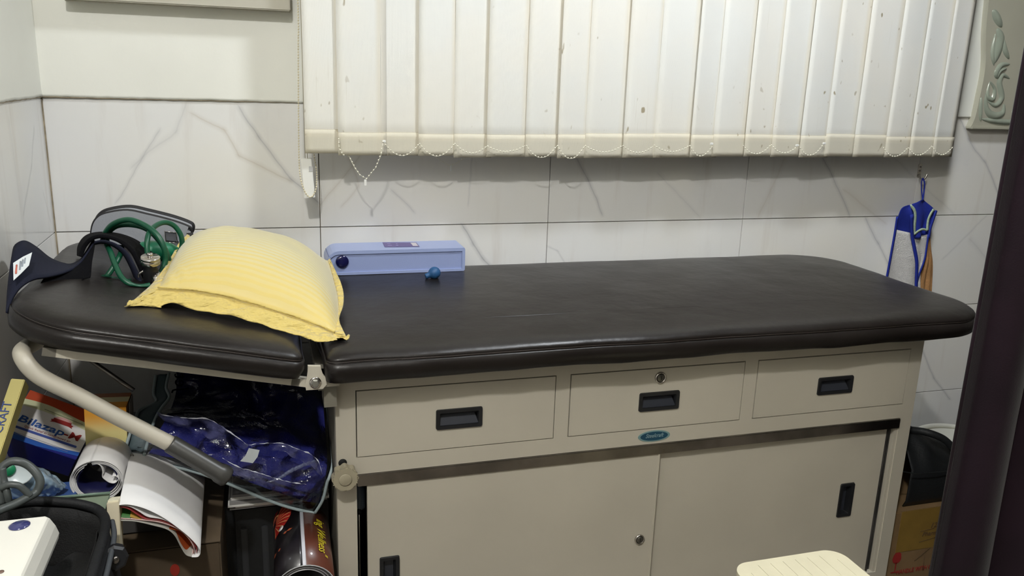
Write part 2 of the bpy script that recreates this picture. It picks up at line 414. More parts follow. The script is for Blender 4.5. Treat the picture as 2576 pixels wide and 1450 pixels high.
# broken chains that dangle below the slats
a, b, c = at(963, 357, Y=YB-.028), at(922, 450, Y=YB-.02), at(879, 395, Y=YB)
ch = beads('bead_chain', [a, at(958, 392, Y=YB-.026), at(945, 422, Y=YB-.024), b, at(905, 440, Y=YB-.015), at(890, 418, Y=YB-.008), c, at(862, 375, Y=YB+.005)], bl, gap=.0088)
prism('chain_clip', rrect(.0055, .014, .0015), 0, .003, XZ(at(919, 459, Y=YB-.02).x, YB-.02, at(919, 459, Y=YB-.02).z), M['white_plastic'], ch)
ch = beads('bead_chain', [at(852, 350, Y=YB-.022), at(853, 372, Y=YB-.022), at(858, 385, Y=YB-.02), at(868, 395, Y=YB-.01)], bl)
ch = beads('bead_chain', [at(1085, 388, Y=-.03), at(1110, 405, Y=-.03), at(1133, 418, Y=-.03), at(1155, 408, Y=-.03), at(1178, 390, Y=-.03)], bl, r=.0013, gap=.009, mt=M['bead'])
q = at(1134, 424, Y=-.03); prism('chain_clip', rrect(.004, .014, .001), 0, .002, XZ(q.x, q.y, q.z), M['white_plastic'], ch)
for x, y in ((966, 356), (2005, 366), (1790, 362), (2073, 361)):
    q = at(x, y, Y=YB-.024); box('hem_clip', q-Vector((.004, .003, .003)), q+Vector((.004, .003, .003)), M['white_plastic'], bl, bev=.001)
# control chain and tilt cord with weight at the left edge
Yc = -.085
L = [at(748, -40, Y=Yc), at(750, 100, Y=Yc), at(751, 300, Y=Yc), at(753, 420, Y=Yc), at(760, 465, Y=Yc), at(775, 494, Y=Yc), at(788, 492, Y=Yc), at(796, 470, Y=Yc), at(796, 430, Y=Yc+.02), at(790, 390, Y=Yc+.035), at(775, 250, Y=Yc+.035), at(765, 0, Y=Yc+.035)]
L = [Vector((L[0].x, Yc, 2.34))]+L+[Vector((L[-1].x, Yc+.03, 2.34))]
beads('control_chain', smoothpts(L, 6), bl, r=.0022, gap=.0062, mt=mat('yellowed_bead_chain', (226, 216, 186), .35))
for dx in (0, .006):
    a, b = at(756+dx*900, 0, Y=Yc+.008), at(768+dx*900, 408, Y=Yc+.008)
    tube('tilt_cord', [Vector((a.x, a.y, 2.34)), a, b], .0009, mat('grey_cord', (176, 168, 146), .7), bl, n=0, seg=6)
a, b = at(770, 405, Y=Yc+.008), at(778, 490, Y=Yc+.008)
wm = frame_m((a+b)/2, (a-b), (1, 0, 0))
o = prism('cord_weight', rrect(.026, .014, .003), -.046, .046, wm, M['white_plastic'], bl, bev=.0015)
o2 = box('label_patch', (-.004, -.0002, -.006), (.005, .0003, .006), mat('faint_grey_print', (188, 188, 188), .6), o, M=Matrix.Translation((a+b)/2+Vector((.007, -.0078, .022))))

# ------------------------------------------------------------------ carved decorative panel (top right)
pn = root('carved_wall_panel', (2.03, 0, 1.3), 'pale sage panel with carved scroll relief and wavy edge on the right wall area', 'wall decoration')
m_pn = mat('pale_sage_lacquer', (190, 188, 170), .3, var=.06, vscale=4)
Yp = -.022
ed = [at(*p, Y=Yp) for p in [(2443, 320), (2455, 290), (2466, 240), (2476, 190), (2480, 150), (2480, 100), (2482, 60), (2488, 0), (2494, -60)]]
edge = smoothpts(ed, 5); o = [(p.x, p.z) for p in edge]; xr = 2.36
bot = at(2443, 320, Y=Yp).z
outl = o+[(xr, edge[-1].z), (xr, bot-.004)]
prism('board', outl, .001, -Yp, XZ(0, 0, 0), m_pn, pn, bev=.003)
m_rel = mat('glossy_grey_green_relief', (160, 168, 152), .15, var=.15, vscale=14, coat=.5)
def leaf(px, wd):
    """raised pointed scroll stroke following photograph points"""
    P = smoothpts([at(x, y, Y=Yp) for x, y in px], 6); n = len(P); bm = bmesh.new(); rows = []
    for i, p in enumerate(P):
        t = (P[min(n-1, i+1)]-P[max(0, i-1)]).normalized(); nn = Vector((-t.z, 0, t.x)); ww = 1.35*wd*math.sin(math.pi*(i+.35)/(n-.3))**.7
        rows.append([p+nn*ww*s+Vector((0, -h*min(1, ww/wd/1.35), 0)) for s, h in ((-1, 0), (-.6, .004), (0, .0075), (.6, .004), (1, 0))])
    sheet('scroll_relief', rows, m_rel, pn)
for px, wd in [([(2498, 25), (2508, 45), (2520, 68)], .010), ([(2508, 72), (2517, 95), (2510, 130), (2500, 160)], .012), ([(2500, 165), (2496, 130), (2504, 85)], .005), ([(2524, 98), (2528, 125), (2538, 148)], .007),
               ([(2540, 162), (2518, 165), (2506, 185), (2508, 198)], .007), ([(2508, 198), (2514, 180), (2532, 172)], .005), ([(2540, 198), (2522, 190), (2514, 210), (2520, 245), (2505, 265), (2485, 255)], .008),
               ([(2490, 205), (2502, 225), (2496, 250), (2484, 240), (2490, 205)], .006), ([(2480, 235), (2482, 275), (2500, 292), (2522, 285), (2526, 262)], .009), ([(2470, 300), (2500, 305), (2540, 308), (2552, 298)], .007), ([(2545, 285), (2560, 275), (2575, 272)], .009), ([(2468, 245), (2466, 280), (2466, 305)], .005), ([(2560, 300), (2590, 280), (2610, 230), (2600, 180)], .012), ([(2610, 120), (2590, 60), (2600, 10)], .012)]:
    leaf(px, wd)
bx = at(2445, 318, Y=Yp); box('bottom_rim', (bx.x-.002, Yp-.004, bot-.006), (xr, 0, bot+.004), m_pn, pn, bev=.002)

# ------------------------------------------------------------------ examination couch
co = root('examination_couch', (.62, -.36, 0), 'dark brown vinyl examination couch with cream metal cabinet of drawers and sliding doors', 'examination couch')
def slab(name, cx, cy, outline, ztop, t, Mx, m, dome=.006, wob=1., label=None):
    n = len(outline); P = [Vector((x, y)) for x, y in outline]; N = []
    for i in range(n):
        d = (P[(i+1) % n]-P[i-1]).normalized(); N.append(Vector((d.y, -d.x)))
    rings = []
    prof = [(-.012, -t), (.001, -t+.006), (.006, -t*.6), (.005, -t*.3), (.0015, -.0165), (0, -.0145), (.0018, -.0125), (-.0015, -.0075), (-.007, -.003), (-.016, .0005), (-.030, .003), (-.050, dome*.75), (-.09, dome*.9), (-.16, dome)]
    hx_ = max(abs(p.x-cx) for p in P); hy_ = max(abs(p.y-cy) for p in P)
    for off, z in prof:
        ring = []
        for i in range(n):
            if off > 0: p = P[i]+N[i]*off
            else: p = Vector((cx+(P[i].x-cx)*(hx_+off)/hx_, cy+(P[i].y-cy)*(hy_+off)/hy_))
            s = P[i].x*5+P[i].y*5; zz = z
            if off > -.03: 
                zz += wob*.0035*n3(P[i].x*3.3, P[i].y*3.3, 1)*(1 if z > -.02 else .8)
                p = p+N[i]*wob*(.0045*n3(P[i].x*6, P[i].y*6, z*30+5)+(.002*n3(P[i].x*22, P[i].y*22, z*50)))
            else: zz += wob*.002*n3(p.x*4, p.y*4, 8)
            if z < -t*.8: zz += wob*.005*n3(P[i].x*7, P[i].y*7, 20)
            ring.append(Mx @ Vector((p.x, p.y, ztop+zz)))
        rings.append(ring)
    bm = bmesh.new(); V = [[bm.verts.new(p) for p in r] for r in rings]
    for A, B in zip(V, V[1:]):
        for k in range(n): bm.faces.new((A[k], A[(k+1) % n], B[(k+1) % n], B[k]))
    bm.faces.new(V[0][::-1]); bm.faces.new(V[-1])
    o = link(name, fin(bm), m, co, True, label=label)
    seam = [rings[5][i].lerp(rings[6][i], .5) for i in range(n)]
    bm = bmesh.new(); bm_tube(bm, seam, .0012, 6, True); link('seam_piping', fin(bm), M['piping'], o, True)
    return o
def roundpoly(x0, x1, y0, y1, rs, step=.02):
    """rs radii: right-back, left-back, left-front, right-front"""
    o = []
    cs = [((x1, y1), rs[0], 0), ((x0, y1), rs[1], 90), ((x0, y0), rs[2], 180), ((x1, y0), rs[3], 270)]
    pts = []
    for (cx, cy), r, a0 in cs:
        ccx = cx-r if cx == x1 else cx+r; ccy = cy-r if cy == y1 else cy+r
        m = max(4, int(r*1.57/step*1.5))
        for i in range(m+1):
            a = math.radians(a0+90*i/m); pts.append(Vector((ccx+r*math.cos(a), ccy+r*math.sin(a))))
    for i, p in enumerate(pts):
        q = pts[(i+1) % len(pts)]; k = max(1, int((q-p).length/step))
        for j in range(k): o.append(tuple(p.lerp(q, j/k)))
    return o
Mh = Matrix.Identity(4)
slab('mattress', .7, -.36, roundpoly(-.040, 1.452, -.690, -.030, (.13, .02, .02, .13)), .800, .056, Mh, M['leather'])
HS = math.atan(.212); HP = Vector((-.079, 0, .806))    # hinge line at the head of the main cushion
Mhead = Matrix.Translation(HP) @ Matrix.Rotation(HS, 4, 'Y')
def head(x, y, dz=0): return Mhead @ Vector((x, y, dz))
HL = .470
slab('headrest', -HL/2, -.36, roundpoly(-HL, 0, -.690, -.030, (.012, .13, .13, .015)), .0, .052, Mhead, M['leather'], wob=.8)
# frame under the headrest
boxes('headrest_frame', [((-.40, -.672, -.066), (.016, -.655, -.052)), ((-.40, -.08, -.066), (.004, -.063, -.052)), ((-.40, -.672, -.066), (-.38, -.063, -.052)), ((-.01, -.672, -.066), (.004, -.063, -.052))], M['metal'], co).data.transform(Mhead)
hb = at(793, 962, Y=-.672)
br = prism('hinge_bracket', [(-.016, -.014), (.013, -.014), (.02, -.006), (.018, .008), (.012, .016), (.010, .030), (-.012, .032), (-.013, .012), (-.018, .0)], 0, .006, XZ(hb.x, -.668, hb.z), M['metal'], co, bev=.001)
lathe('hinge_bolt', [(.0105, 0), (.0105, .002), (.008, .003)], frame_m((hb.x, -.6735, hb.z), (0, -1, 0)), M['chrome'], br)
bm = bmesh.new(); bm_lathe(bm, [(.0075, 0), (.0075, .004), (.006, .0055)], frame_m((hb.x, -.676, hb.z), (0, -1, 0)), 6); link('bolt_head', fin(bm), mat('galvanised_bolt', (170, 170, 162), .35, .8), br)
box('hinge_bar', (hb.x+.008, -.668, hb.z-.012), (-.018, -.655, hb.z+.002), M['metal'], co)
boxes('hinge_rail', [((-.055, -.66, .725), (-.0225, -.04, .745)), ((-.045, -.655, .69), (-.0225, -.6, .745))], M['metal_in'], co)
# cabinet
CF, Zt = -.630, .752
XA, XB = -.0235, 1.303
bm = bmesh.new()
for a, b in [((XA, CF, .10), (.0135, CF+.03, Zt)), ((1.2695, CF, .08), (XB, CF+.03, Zt)),
             ((.0135, CF, .7085), (1.2695, CF+.02, Zt)), ((.0135, CF, .538), (1.2695, CF+.02, .5725)),
             ((.4085, CF, .5725), (.4385, CF+.02, .7085)), ((.8375, CF, .5725), (.8685, CF+.02, .7085)),
             ((.0135, CF, .08), (1.2695, CF+.03, .13)), ((1.262, CF+.002, .13), (1.2695, CF+.03, .538))]:
    bm_box(bm, a, b)
link('front_frame', fin(bm), M['metal'], co)
boxes('carcass', [((XA, CF+.03, .10), (XA+.003, -.05, Zt)), ((XB-.003, CF+.03, .10), (XB, -.05, Zt)), ((XA, -.053, .10), (XB, -.05, Zt)), ((XA, CF+.03, Zt-.004), (XB, -.05, Zt-.001)), ((XA, CF+.03, .10), (XB, -.05, .104)), ((.0135, CF+.031, .50), (1.2695, -.06, .503))], M['metal_in'], co)
for x in (XA+.02, XB-.02):
    for y in (CF+.02, -.07): lathe('foot', [(.012, 0), (.014, .01), (.014, .10)], Matrix.Translation((x, y, 0)), M['black'], co, seg=14)
def holed(name, x0, x1, z0, z1, hx, hz, hw, hh, y0, y1, m, parent):
    bm = bmesh.new(); a, b, c, d = hx-hw/2, hx+hw/2, hz-hh/2, hz+hh/2
    for y, fl in ((y0, 0), (y1, 1)):
        pass
    O = [(x0, z0), (x1, z0), (x1, z1), (x0, z1)]; I = [(a, c), (b, c), (b, d), (a, d)]
    vo = [[bm.verts.new((x, y, z)) for x, z in O] for y in (y0, y1)]; vi = [[bm.verts.new((x, y, z)) for x, z in I] for y in (y0, y1)]
    for k in (0, 1):
        for i in range(4): bm.faces.new((vo[k][i], vo[k][(i+1) % 4], vi[k][(i+1) % 4], vi[k][i]))
    for i in range(4):
        bm.faces.new((vo[0][i], vo[0][(i+1) % 4], vo[1][(i+1) % 4], vo[1][i])); bm.faces.new((vi[0][i], vi[0][(i+1) % 4], vi[1][(i+1) % 4], vi[1][i]))
    return link(name, fin(bm), m, parent)
def handle(x, z, w_, h_, y, parent, vertical=False):
    bm = bmesh.new()
    O = rrect(w_, h_, .004, 4); n = len(O); b = .0075
    I = rrect(w_-2*b, h_-2*b, .002, 4); B = [(u*.97 if not vertical else u*.7, v*(.62)-.004 if not vertical else v*.93) for u, v in I]
    X = XZ(x, y, z)
    r0 = [bm.verts.new(X @ Vector((u, v, 0))) for u, v in O]; r1 = [bm.verts.new(X @ Vector((u*.985, v*.97, .0032))) for u, v in O]
    r2 = [bm.verts.new(X @ Vector((u, v, .0026))) for u, v in I]; r3 = [bm.verts.new(X @ Vector((u, v, -.012))) for u, v in B]
    for A, C_ in ((r0, r1), (r1, r2), (r2, r3)):
        for i in range(n): bm.faces.new((A[i], A[(i+1) % n], C_[(i+1) % n], C_[i]))
    o = link('handle', fin(bm), M['black'], parent)
    bm = bmesh.new()
    if not vertical: q = [(-w_/2+b, -.0105, -h_/2+b), (w_/2-b, -.0105, -h_/2+b), (w_/2-b-.006, .010, h_/2-b-.008), (-w_/2+b, .010, h_/2-b-.008)]; q = [bm.verts.new(Vector((x+p[0], y+(.0005 if k < 2 else .010), z+p[2]))) for k, p in enumerate(q)]
    else: q = [bm.verts.new(Vector((x+u, y+yy, z+v))) for u, yy, v in ((-w_/2+b, .0115, -h_/2+b), (w_/2-b, .0115, -h_/2+b), (w_/2-b, .0115, h_/2-b), (-w_/2+b, .0115, h_/2-b))]
    bm.faces.new(q); link('pocket', fin(bm), M['pocket'], parent)
    return o
def lock(x, z, y, parent, r=.0125):
    o = lathe('lock', [(r, 0), (r, .002), (r*.93, .0042), (r*.78, .0042), (r*.74, .002)], frame_m((x, y, z), (0, -1, 0)), M['chrome'], parent, seg=28)
    lathe('lock_barrel', [(r*.66, 0), (r*.66, .0045), (r*.6, .005)], frame_m((x, y, z), (0, -1, 0)), mat('dull_lock_core', (110, 108, 100), .35, .8), parent, seg=24)
    box('keyhole', (x-.0008, y-.0054, z-.0038), (x+.0008, y-.0048, z+.0038), M['dark'], parent)
for k, (x0, x1) in enumerate(((.0155, .4065), (.4405, .8355), (.8705, 1.2675))):
    hx, hz = ((.2115, .636), (.6388, .635), (1.0735, .6355))[k]
    d = holed('drawer', x0, x1, .5745, .7065, hx, hz, .088, .036, CF-.001, CF+.018, M['metal'], co)
    handle(hx, hz, .0925, .0415, CF-.001, d)
    if k == 1: lock(.637, .687, CF-.001, d)
boxes('shadow_gap', [((.0135, CF+.017, .5725), (1.2695, CF+.0195, .7085))], M['dark'], co)
dl = holed('sliding_door', .033, .652, .13, .520, .0755, .305, .034, .088, CF-.0005, CF+.0095, M['metal'], co)
handle(.0755, .305, .0395, .098, CF-.0005, dl, True); lock(.619, .314, CF-.0005, dl, .0115)
box('door_edge', (.6485, CF-.0022, .131), (.652, CF+.0095, .519), M['metal'], dl, bev=.0006)
dr = holed('sliding_door', .630, 1.247, .13, .520, 1.158, .334, .034, .082, CF+.011, CF+.015, M['metal'], co)
handle(1.158, .334, .0395, .088, CF+.011, dr, True)
a = at(905, 1190, Y=CF); 
box('door_rail', (.0145, CF-.0045, .514), (1.268, CF+.016, .5375), M['steel'], co, bev=.0012)
boxes('door_channel', [((1.2475, CF+.014, .13), (1.2615, CF+.018, .52)), ((1.2475, CF+.006, .13), (1.2492, CF+.018, .52))], mat('tarnished_channel', (92, 92, 94), .3, .9, var=.4, vscale=12), co)
# things glimpsed in the left gap of the doors
gt = root('blue_bottle', (.024, -.56, .44), 'small grey blue bottle seen through the gap left of the sliding door', 'bottle')
lathe('bottle_body', [(.011, 0), (.012, .004), (.012, .04), (.006, .05), (.006, .056)], Matrix.Translation((.024, -.575, .437)), mat('blue_grey_bottle', (100, 112, 128), .4), gt, seg=16)
lathe('bottle_cap', [(.007, 0), (.007, .012)], Matrix.Translation((.024, -.575, .494)), M['black'], gt, seg=14)
pt = root('steel_rod', (.023, -.58, .3), 'thin dark metal rod standing in the gap left of the sliding door', 'rod')
tube('rod', [(.022, -.585, .11), (.022, -.585, .43)], .003, M['steel'], pt, n=0)
lathe('rod_tip', [(.0045, 0), (.005, .004), (.003, .01)], Matrix.Translation((.022, -.585, .43)), M['black'], pt, seg=12)
# nameplate
np_ = at(1645, 1097, Y=CF); el = [(.037*math.cos(a*math.pi/24), .0125*math.sin(a*math.pi/24)) for a in range(48)]
pl = prism('nameplate', el, 0, .0012, XZ(np_.x, CF, np_.z), mat('pale_teal_plate', (120, 150, 150), .35), co)
prism('plate_field', [(x*.86, y*.80) for x, y in el], .0012, .0016, XZ(np_.x, CF, np_.z), mat('teal_plate_field', (24, 70, 92), .35), pl)
text('lettering', 'Steelcraft', .0125, XZ(np_.x, CF-.0018, np_.z+.001), mat('plate_letters', (140, 165, 168), .5), pl, shear=.35, sx=.86, thick=.0002)
text('small_lettering', 'A M I S O', .004, XZ(np_.x, CF-.0018, np_.z-.0072), mat('plate_letters_small', (110, 150, 160), .5), pl, thick=.0002) if False else None
# knob
kb = at(868, 1203, Y=-.655); kp = []
for i in range(96):
    a = i*math.pi/48; r = .0232*(1+.07*math.cos(a*8)) ; kp.append((r*math.cos(a), r*math.sin(a)))
kn = prism('height_knob', kp, 0, .02, XZ(kb.x, -.643, kb.z), M['knob'], co, bev=.003)
lathe('knob_cap', [(.012, 0), (.012, .0012), (.0105, .002)], frame_m((kb.x, -.6632, kb.z), (0, -1, 0)), M['knob'], kn)
tube('knob_shaft', [(kb.x, -.62, kb.z), (kb.x, -.645, kb.z)], .006, M['steel'], kn, n=0)
q = at(862, 1165, Y=CF); lathe('slot_hole', [(.008, 0), (.008, .0004)], frame_m((q.x, CF, q.z), (0, -1, 0)), M['dark'], co, seg=16)
# lever tube and grip
Yv = -.678
lv = tube('lever', [(-.34, -.50, .780), (-.44, -.505, .800), (-.495, -.54, .815), (-.520, -.61, .820), tuple(at(58, 900, Y=Yv+.012)), tuple(at(100, 947, Y=Yv)), tuple(at(200, 998, Y=Yv)), tuple(at(300, 1052, Y=Yv)), tuple(at(430, 1118, Y=Yv))], .0135, M['metal'], co, seg=20)
a, b = at(426, 1116, Y=Yv), at(574, 1203, Y=Yv)
gr = lathe('grip', [(.0142, 0), (.0158, .003), (.0158, (b-a).length-.022), (.0175, (b-a).length-.018), (.0178, (b-a).length-.004), (.015, (b-a).length)], frame_m(a, b-a), M['rubber'], co, seg=24)
a, b = at(225, 905, Y=-.55), at(300, 957, Y=-.55); tube('strut_rod', [a, b, b+(b-a)*.5], .004, M['steel'], co, n=0)

# ------------------------------------------------------------------ pillow
def coons(c0, c1, d0, d1, nu, nv):
    """c0/c1: front/back polylines left->right, d0/d1: left/right polylines front->back"""
    def ev(P, t):
        L = [0]
        for a, b in zip(P, P[1:]): L.append(L[-1]+(b-a).length)
        s = t*L[-1]
        for i in range(len(P)-1):
            if s <= L[i+1] or i == len(P)-2:
                return P[i].lerp(P[i+1], (s-L[i])/max(1e-9, L[i+1]-L[i]))
    out = []
    for j in range(nv+1):
        v = j/nv; r = []
        for i in range(nu+1):
            u = i/nu
            p = ev(c0, u)*(1-v)+ev(c1, u)*v+ev(d0, v)*(1-u)+ev(d1, v)*u-(c0[0]*(1-u)*(1-v)+c0[-1]*u*(1-v)+c1[0]*(1-u)*v+c1[-1]*u*v)
            r.append(p)
        out.append(r)
    return out
def pillow_mat(name, body):
    m = mat(name, (208, 186, 108), .62, spec=.25, sheen=.35); t = mat.last
    uv = t.new('ShaderNodeUVMap').outputs[0]; u, v, _ = t.sep(uv)[:3]
    if body:
        fz = t.math('FRACT', t.math('MULTIPLY', v, 30)); st = t.math('MULTIPLY', t.ramp(fz, .30, .45), t.ramp(fz, .85, .99, 1, 0))
        c = t.mix(st, hexc(210, 193, 128), hexc(206, 198, 158)); c = t.mix(t.math('MULTIPLY', t.ramp(v, .30, .42), .55), hexc(232, 213, 128) if False else c, hexc(206, 197, 154))  # satin sheen painted in: beige towards the back, yellow at the front
        c = t.mix(t.ramp(v, .02, .36, .75, 0), c, hexc(212, 190, 112))
        t.link(t.ramp(st, 0, 1, .6, .42), t.b.inputs['Roughness'])
        t.link(c, t.b.inputs['Base Color']); h = t.math('ADD', t.math('MULTIPLY', t.noise(11, 3), 1.), t.math('MULTIPLY', st, .05)); t.bump(h, .25, .006)
    else:
        t.bump(t.noise(15, 4, None, .62, mapscale=(.7, 1, 1.6)), 1.0, .03)
    return m
pw = root('pillow', (-.16, -.38, .9), 'plump yellow striped pillow with a flanged edge lying across the headrest', 'pillow')
def Pp(l): return [at(x, y, Y=Y) for x, y, Y in l]
front = smoothpts(Pp([(398, 728, -.525), (440, 731, -.53), (500, 736, -.535), (560, 747, -.54), (640, 768, -.55), (710, 790, -.56), (780, 814, -.575), (842, 840, -.60)]), 4)
back = smoothpts(Pp([(480, 596, -.17), (560, 612, -.155), (650, 625, -.15), (740, 640, -.16), (826, 656, -.20)]), 5)
left = smoothpts(Pp([(398, 728, -.525), (412, 700, -.45), (436, 655, -.34), (458, 620, -.25), (480, 596, -.17)]), 5)
right = smoothpts(Pp([(842, 840, -.60), (850, 800, -.53), (850, 750, -.42), (838, 700, -.31), (826, 656, -.20)]), 5)
NU, NV = 44, 36
def pil(hh, sgn):
    g = coons(front, back, left, right, NU, NV); o = []
    for j, r in enumerate(g):
        v = j/NV; q = []
        for i, p in enumerate(r):
            u = i/NU
            b = (1-abs(2*u-1)**2.6)*(1-abs(2*v-1)**2.4); b = max(0, b)**.72
            wz = 0
            if sgn > 0:
                e = min(u, 1-u, v, 1-v); wz = .006*n3(u*5, v*5, 3)+.004*math.exp(-e*9)*math.sin(u*42+3*n3(u*4, v*4, 1)) * math.exp(-(v*12))
                cr = math.exp(-((u-.06)**2+(v-.05)**2)/.012); wz += .008*cr*math.sin(u*90+v*40)
            q.append(p+Vector((0, 0, sgn*hh*b+wz*b**.5)))
        o.append(q)
    return o
o = sheet('pillow_body', pil(.080, 1), pillow_mat('striped_yellow_satin', True), pw); uvgrid(o, NV+1, NU+1)
sheet('pillow_underside', pil(.004, -1), M_yel := pillow_mat('yellow_cotton', False), o)
def loop_ring(inner, outer, rows, name, wr):
    n = len(inner); out = []
    for k in range(rows+1):
        t = k/rows; r = []
        for i in range(n+1):
            a, b = inner[i % n], outer[i % n]; p = a.lerp(b, t)
            s = i/n*60
            p = p+Vector((0, -.003*math.sin(math.pi*t)*n3(s*.9, t*2, 4)*wr, .012*wr*math.sin(math.pi*min(1, t*.9))*n3(s*.55, t*2.2, 9)))
            r.append(p)
        out.append(r)
    return sheet(name, out, M_yel, pw, thick=.0018)
# front flange
fo = smoothpts(Pp([(312, 773, -.585), (345, 774, -.57), (385, 774, -.56), (404, 775, -.562), (409, 767, -.56), (440, 768, -.562), (500, 780, -.566), (560, 792, -.575), (640, 812, -.59), (700, 829, -.60), (745, 845, -.612), (790, 862, -.628), (830, 866, -.634), (862, 864, -.632), (877, 858, -.628), (879, 845, -.62)]), 4)
def resamp(P, n):
    L = [0]
    for a, b in zip(P, P[1:]): L.append(L[-1]+(b-a).length)
    out = []; i = 0
    for k in range(n):
        s = L[-1]*k/(n-1)
        while i < len(P)-2 and s > L[i+1]: i += 1
        out.append(P[i].lerp(P[i+1], min(1, (s-L[i])/max(1e-9, L[i+1]-L[i]))))
    return out
def strip(name, inn, out, n, rows, wr, seed=0, m=None, parent=None, th=.0016):
    A, B = resamp(inn, n), resamp(out, n); R_ = []
    for k in range(rows+1):
        t = k/rows
        R_.append([A[i].lerp(B[i], t)+Vector((0, .6*wr*math.sin(math.pi*t*.8)*n3(i*.13+seed, t*1.7, 4), wr*math.sin(math.pi*t*.85)*n3(i*.14+t*1.5+seed, t*1.6, 9)+.3*wr*math.sin(math.pi*t)*n3(i*.5, t*5, seed))) for i in range(n)])
    return sheet(name, R_, m or M_yel, parent or pw, thick=th)
fin_in = Pp([(330, 760, -.57), (360, 745, -.55)])+front+Pp([(855, 842, -.612), (868, 845, -.618)])
strip('front_flange', fin_in, fo, 110, 9, .0105, 3)
strip('right_flange', right, smoothpts(Pp([(870, 845, -.615), (852, 806, -.53), (861, 775, -.47), (865, 745, -.41), (858, 712, -.345), (846, 685, -.29), (836, 664, -.24), (830, 652, -.20)]), 4), 50, 5, .004, 8)
strip('left_flange', smoothpts(Pp([(360, 745, -.55), (398, 728, -.525), (412, 700, -.45), (436, 655, -.34), (458, 620, -.25), (480, 596, -.17)]), 4), smoothpts(Pp([(312, 773, -.585), (350, 742, -.52), (388, 708, -.44), (425, 655, -.34), (448, 615, -.24), (472, 588, -.165)]), 4), 50, 5, .005, 12)
tube('seam_cord', [p+Vector((0, -.005, .005)) for p in front], .0020, M_yel, pw, n=0, seg=8)

# ------------------------------------------------------------------ grey zip case behind the cuff
zc = root('zip_case', (-.4, -.08, .9), 'grey zipped case with black edging leaning on the wall behind the green tubes', 'case')
m_gc = mat('grey_coated_cloth', (158, 161, 168), .55, bump=.15, bscale=300)
Yz = -.115
op = [at(*p, Y=Yz) for p in [(238, 640), (229, 615), (232, 572), (246, 548), (272, 537), (320, 531), (370, 541), (430, 556), (470, 570), (480, 578), (477, 592), (466, 602), (462, 640), (458, 668)]]
ol = smoothpts(op, 5, False); oo = [(p.x, p.z) for p in ol]
prism('case_body', oo, .055, -Yz, XZ(0, 0, 0), m_gc, zc, bev=.008, smooth=False)
m_zip = mat('black_zip_tape', (24, 23, 26), .6)
tube('zip_edging', [p+Vector((0, .006, 0)) for p in ol[:-2]], .0036, m_zip, zc, n=0, seg=8)
tube('zip_edging', [at(*p, Y=-.112) for p in [(468, 604), (480, 588), (474, 610), (462, 612), (476, 600), (464, 640)]], .006, m_zip, zc, n=4, seg=8)
tube('case_back_edge', [p+Vector((0, .05, 0)) for p in ol[:-2]], .006, m_zip, zc, n=0, seg=8)
fb = [at(*p, Y=-.122) for p in [(414, 582), (443, 586), (446, 612), (418, 610)]]
tube('buckle', fb, .0014, M['chrome'], zc, n=0, seg=8, closed=True)
mesh('strap_patch', [p+Vector((0, .003, 0)) for p in fb], [(0, 1, 2, 3)], mat('dark_grey_strap', (96, 98, 104), .6), zc)
a, b = at(418, 606, Y=-.120), at(450, 609, Y=-.120); tube('strap_stitch', [a, b], .0012, m_zip, zc, n=0, seg=6)
q = at(325, 606, Y=-.118); lathe('snap_button', [(.006, 0), (.006, .002), (.0035, .003), (.0035, .006), (.002, .007)], frame_m(q, (0, -1, 0)), M['chrome'], zc, seg=18)

# ------------------------------------------------------------------ blood pressure cuff with tubes, bulb and gauge
bp = root('blood_pressure_cuff', (-.42, -.35, .9), 'navy blood pressure cuff with green rubber tubes and chrome gauge on the headrest', 'blood pressure cuff')
m_navy = mat('navy_cuff_cloth', (27, 30, 46), .8, spec=.2, bump=.35, bscale=500, bdist=.001)
m_vel = mat('black_velcro_cloth', (14, 14, 17), .95, spec=.1, bump=.6, bscale=600, bdist=.001)
def ribbon(name, tp, bt, m, th=.004, rows=6, n=60):
    A, B = resamp(smoothpts([at(x, y, Y=Y) for x, y, Y in tp], 6), n), resamp(smoothpts([at(x, y, Y=Y) for x, y, Y in bt], 6), n)
    return sheet(name, [[A[i].lerp(B[i], k/rows)+Vector((0, -.006*math.sin(math.pi*k/rows), 0)) for i in range(n)] for k in range(rows+1)], m, bp, thick=th)
cf = ribbon('cuff', [(36, 640, -.44), (42, 618, -.43), (60, 609, -.41), (88, 624, -.39), (125, 653, -.36), (165, 667, -.33), (200, 660, -.31), (222, 632, -.30), (238, 604, -.30)],
       [(20, 790, -.60), (34, 752, -.575), (55, 724, -.55), (85, 706, -.52), (120, 700, -.49), (160, 690, -.45), (195, 672, -.41), (222, 640, -.37), (240, 612, -.35)], m_navy)
ribbon('cuff_band', [(203, 640, -.27), (205, 620, -.26), (220, 600, -.25), (248, 592, -.25), (290, 594, -.25), (330, 606, -.26), (365, 628, -.28), (392, 655, -.31)],
       [(208, 648, -.37), (218, 622, -.36), (236, 604, -.36), (262, 600, -.36), (296, 610, -.36), (326, 634, -.37), (346, 672, -.38), (368, 722, -.39)], m_vel, .007)
ribbon('cuff_lining', [(238, 608, -.365), (262, 604, -.365), (294, 614, -.365), (322, 636, -.375), (342, 672, -.385), (360, 715, -.40)],
       [(238, 614, -.35), (262, 611, -.35), (290, 622, -.35), (312, 642, -.36), (330, 676, -.37), (345, 715, -.38)], m_navy, .002)
ribbon('cuff_shaded_side', [(238, 612, -.36), (205, 660, -.40), (160, 688, -.44), (110, 700, -.475)], [(228, 708, -.43), (205, 722, -.45), (160, 720, -.47), (100, 718, -.50)], m_vel, .003)  # black sheet paints in the shade on the cuff's inner side
lb = [at(*p, Y=Y) for *p, Y in [(81, 635, -.455), (73, 668, -.50), (52, 690, -.525), (34, 706, -.545), (33, 662, -.495), (58, 646, -.47)]]
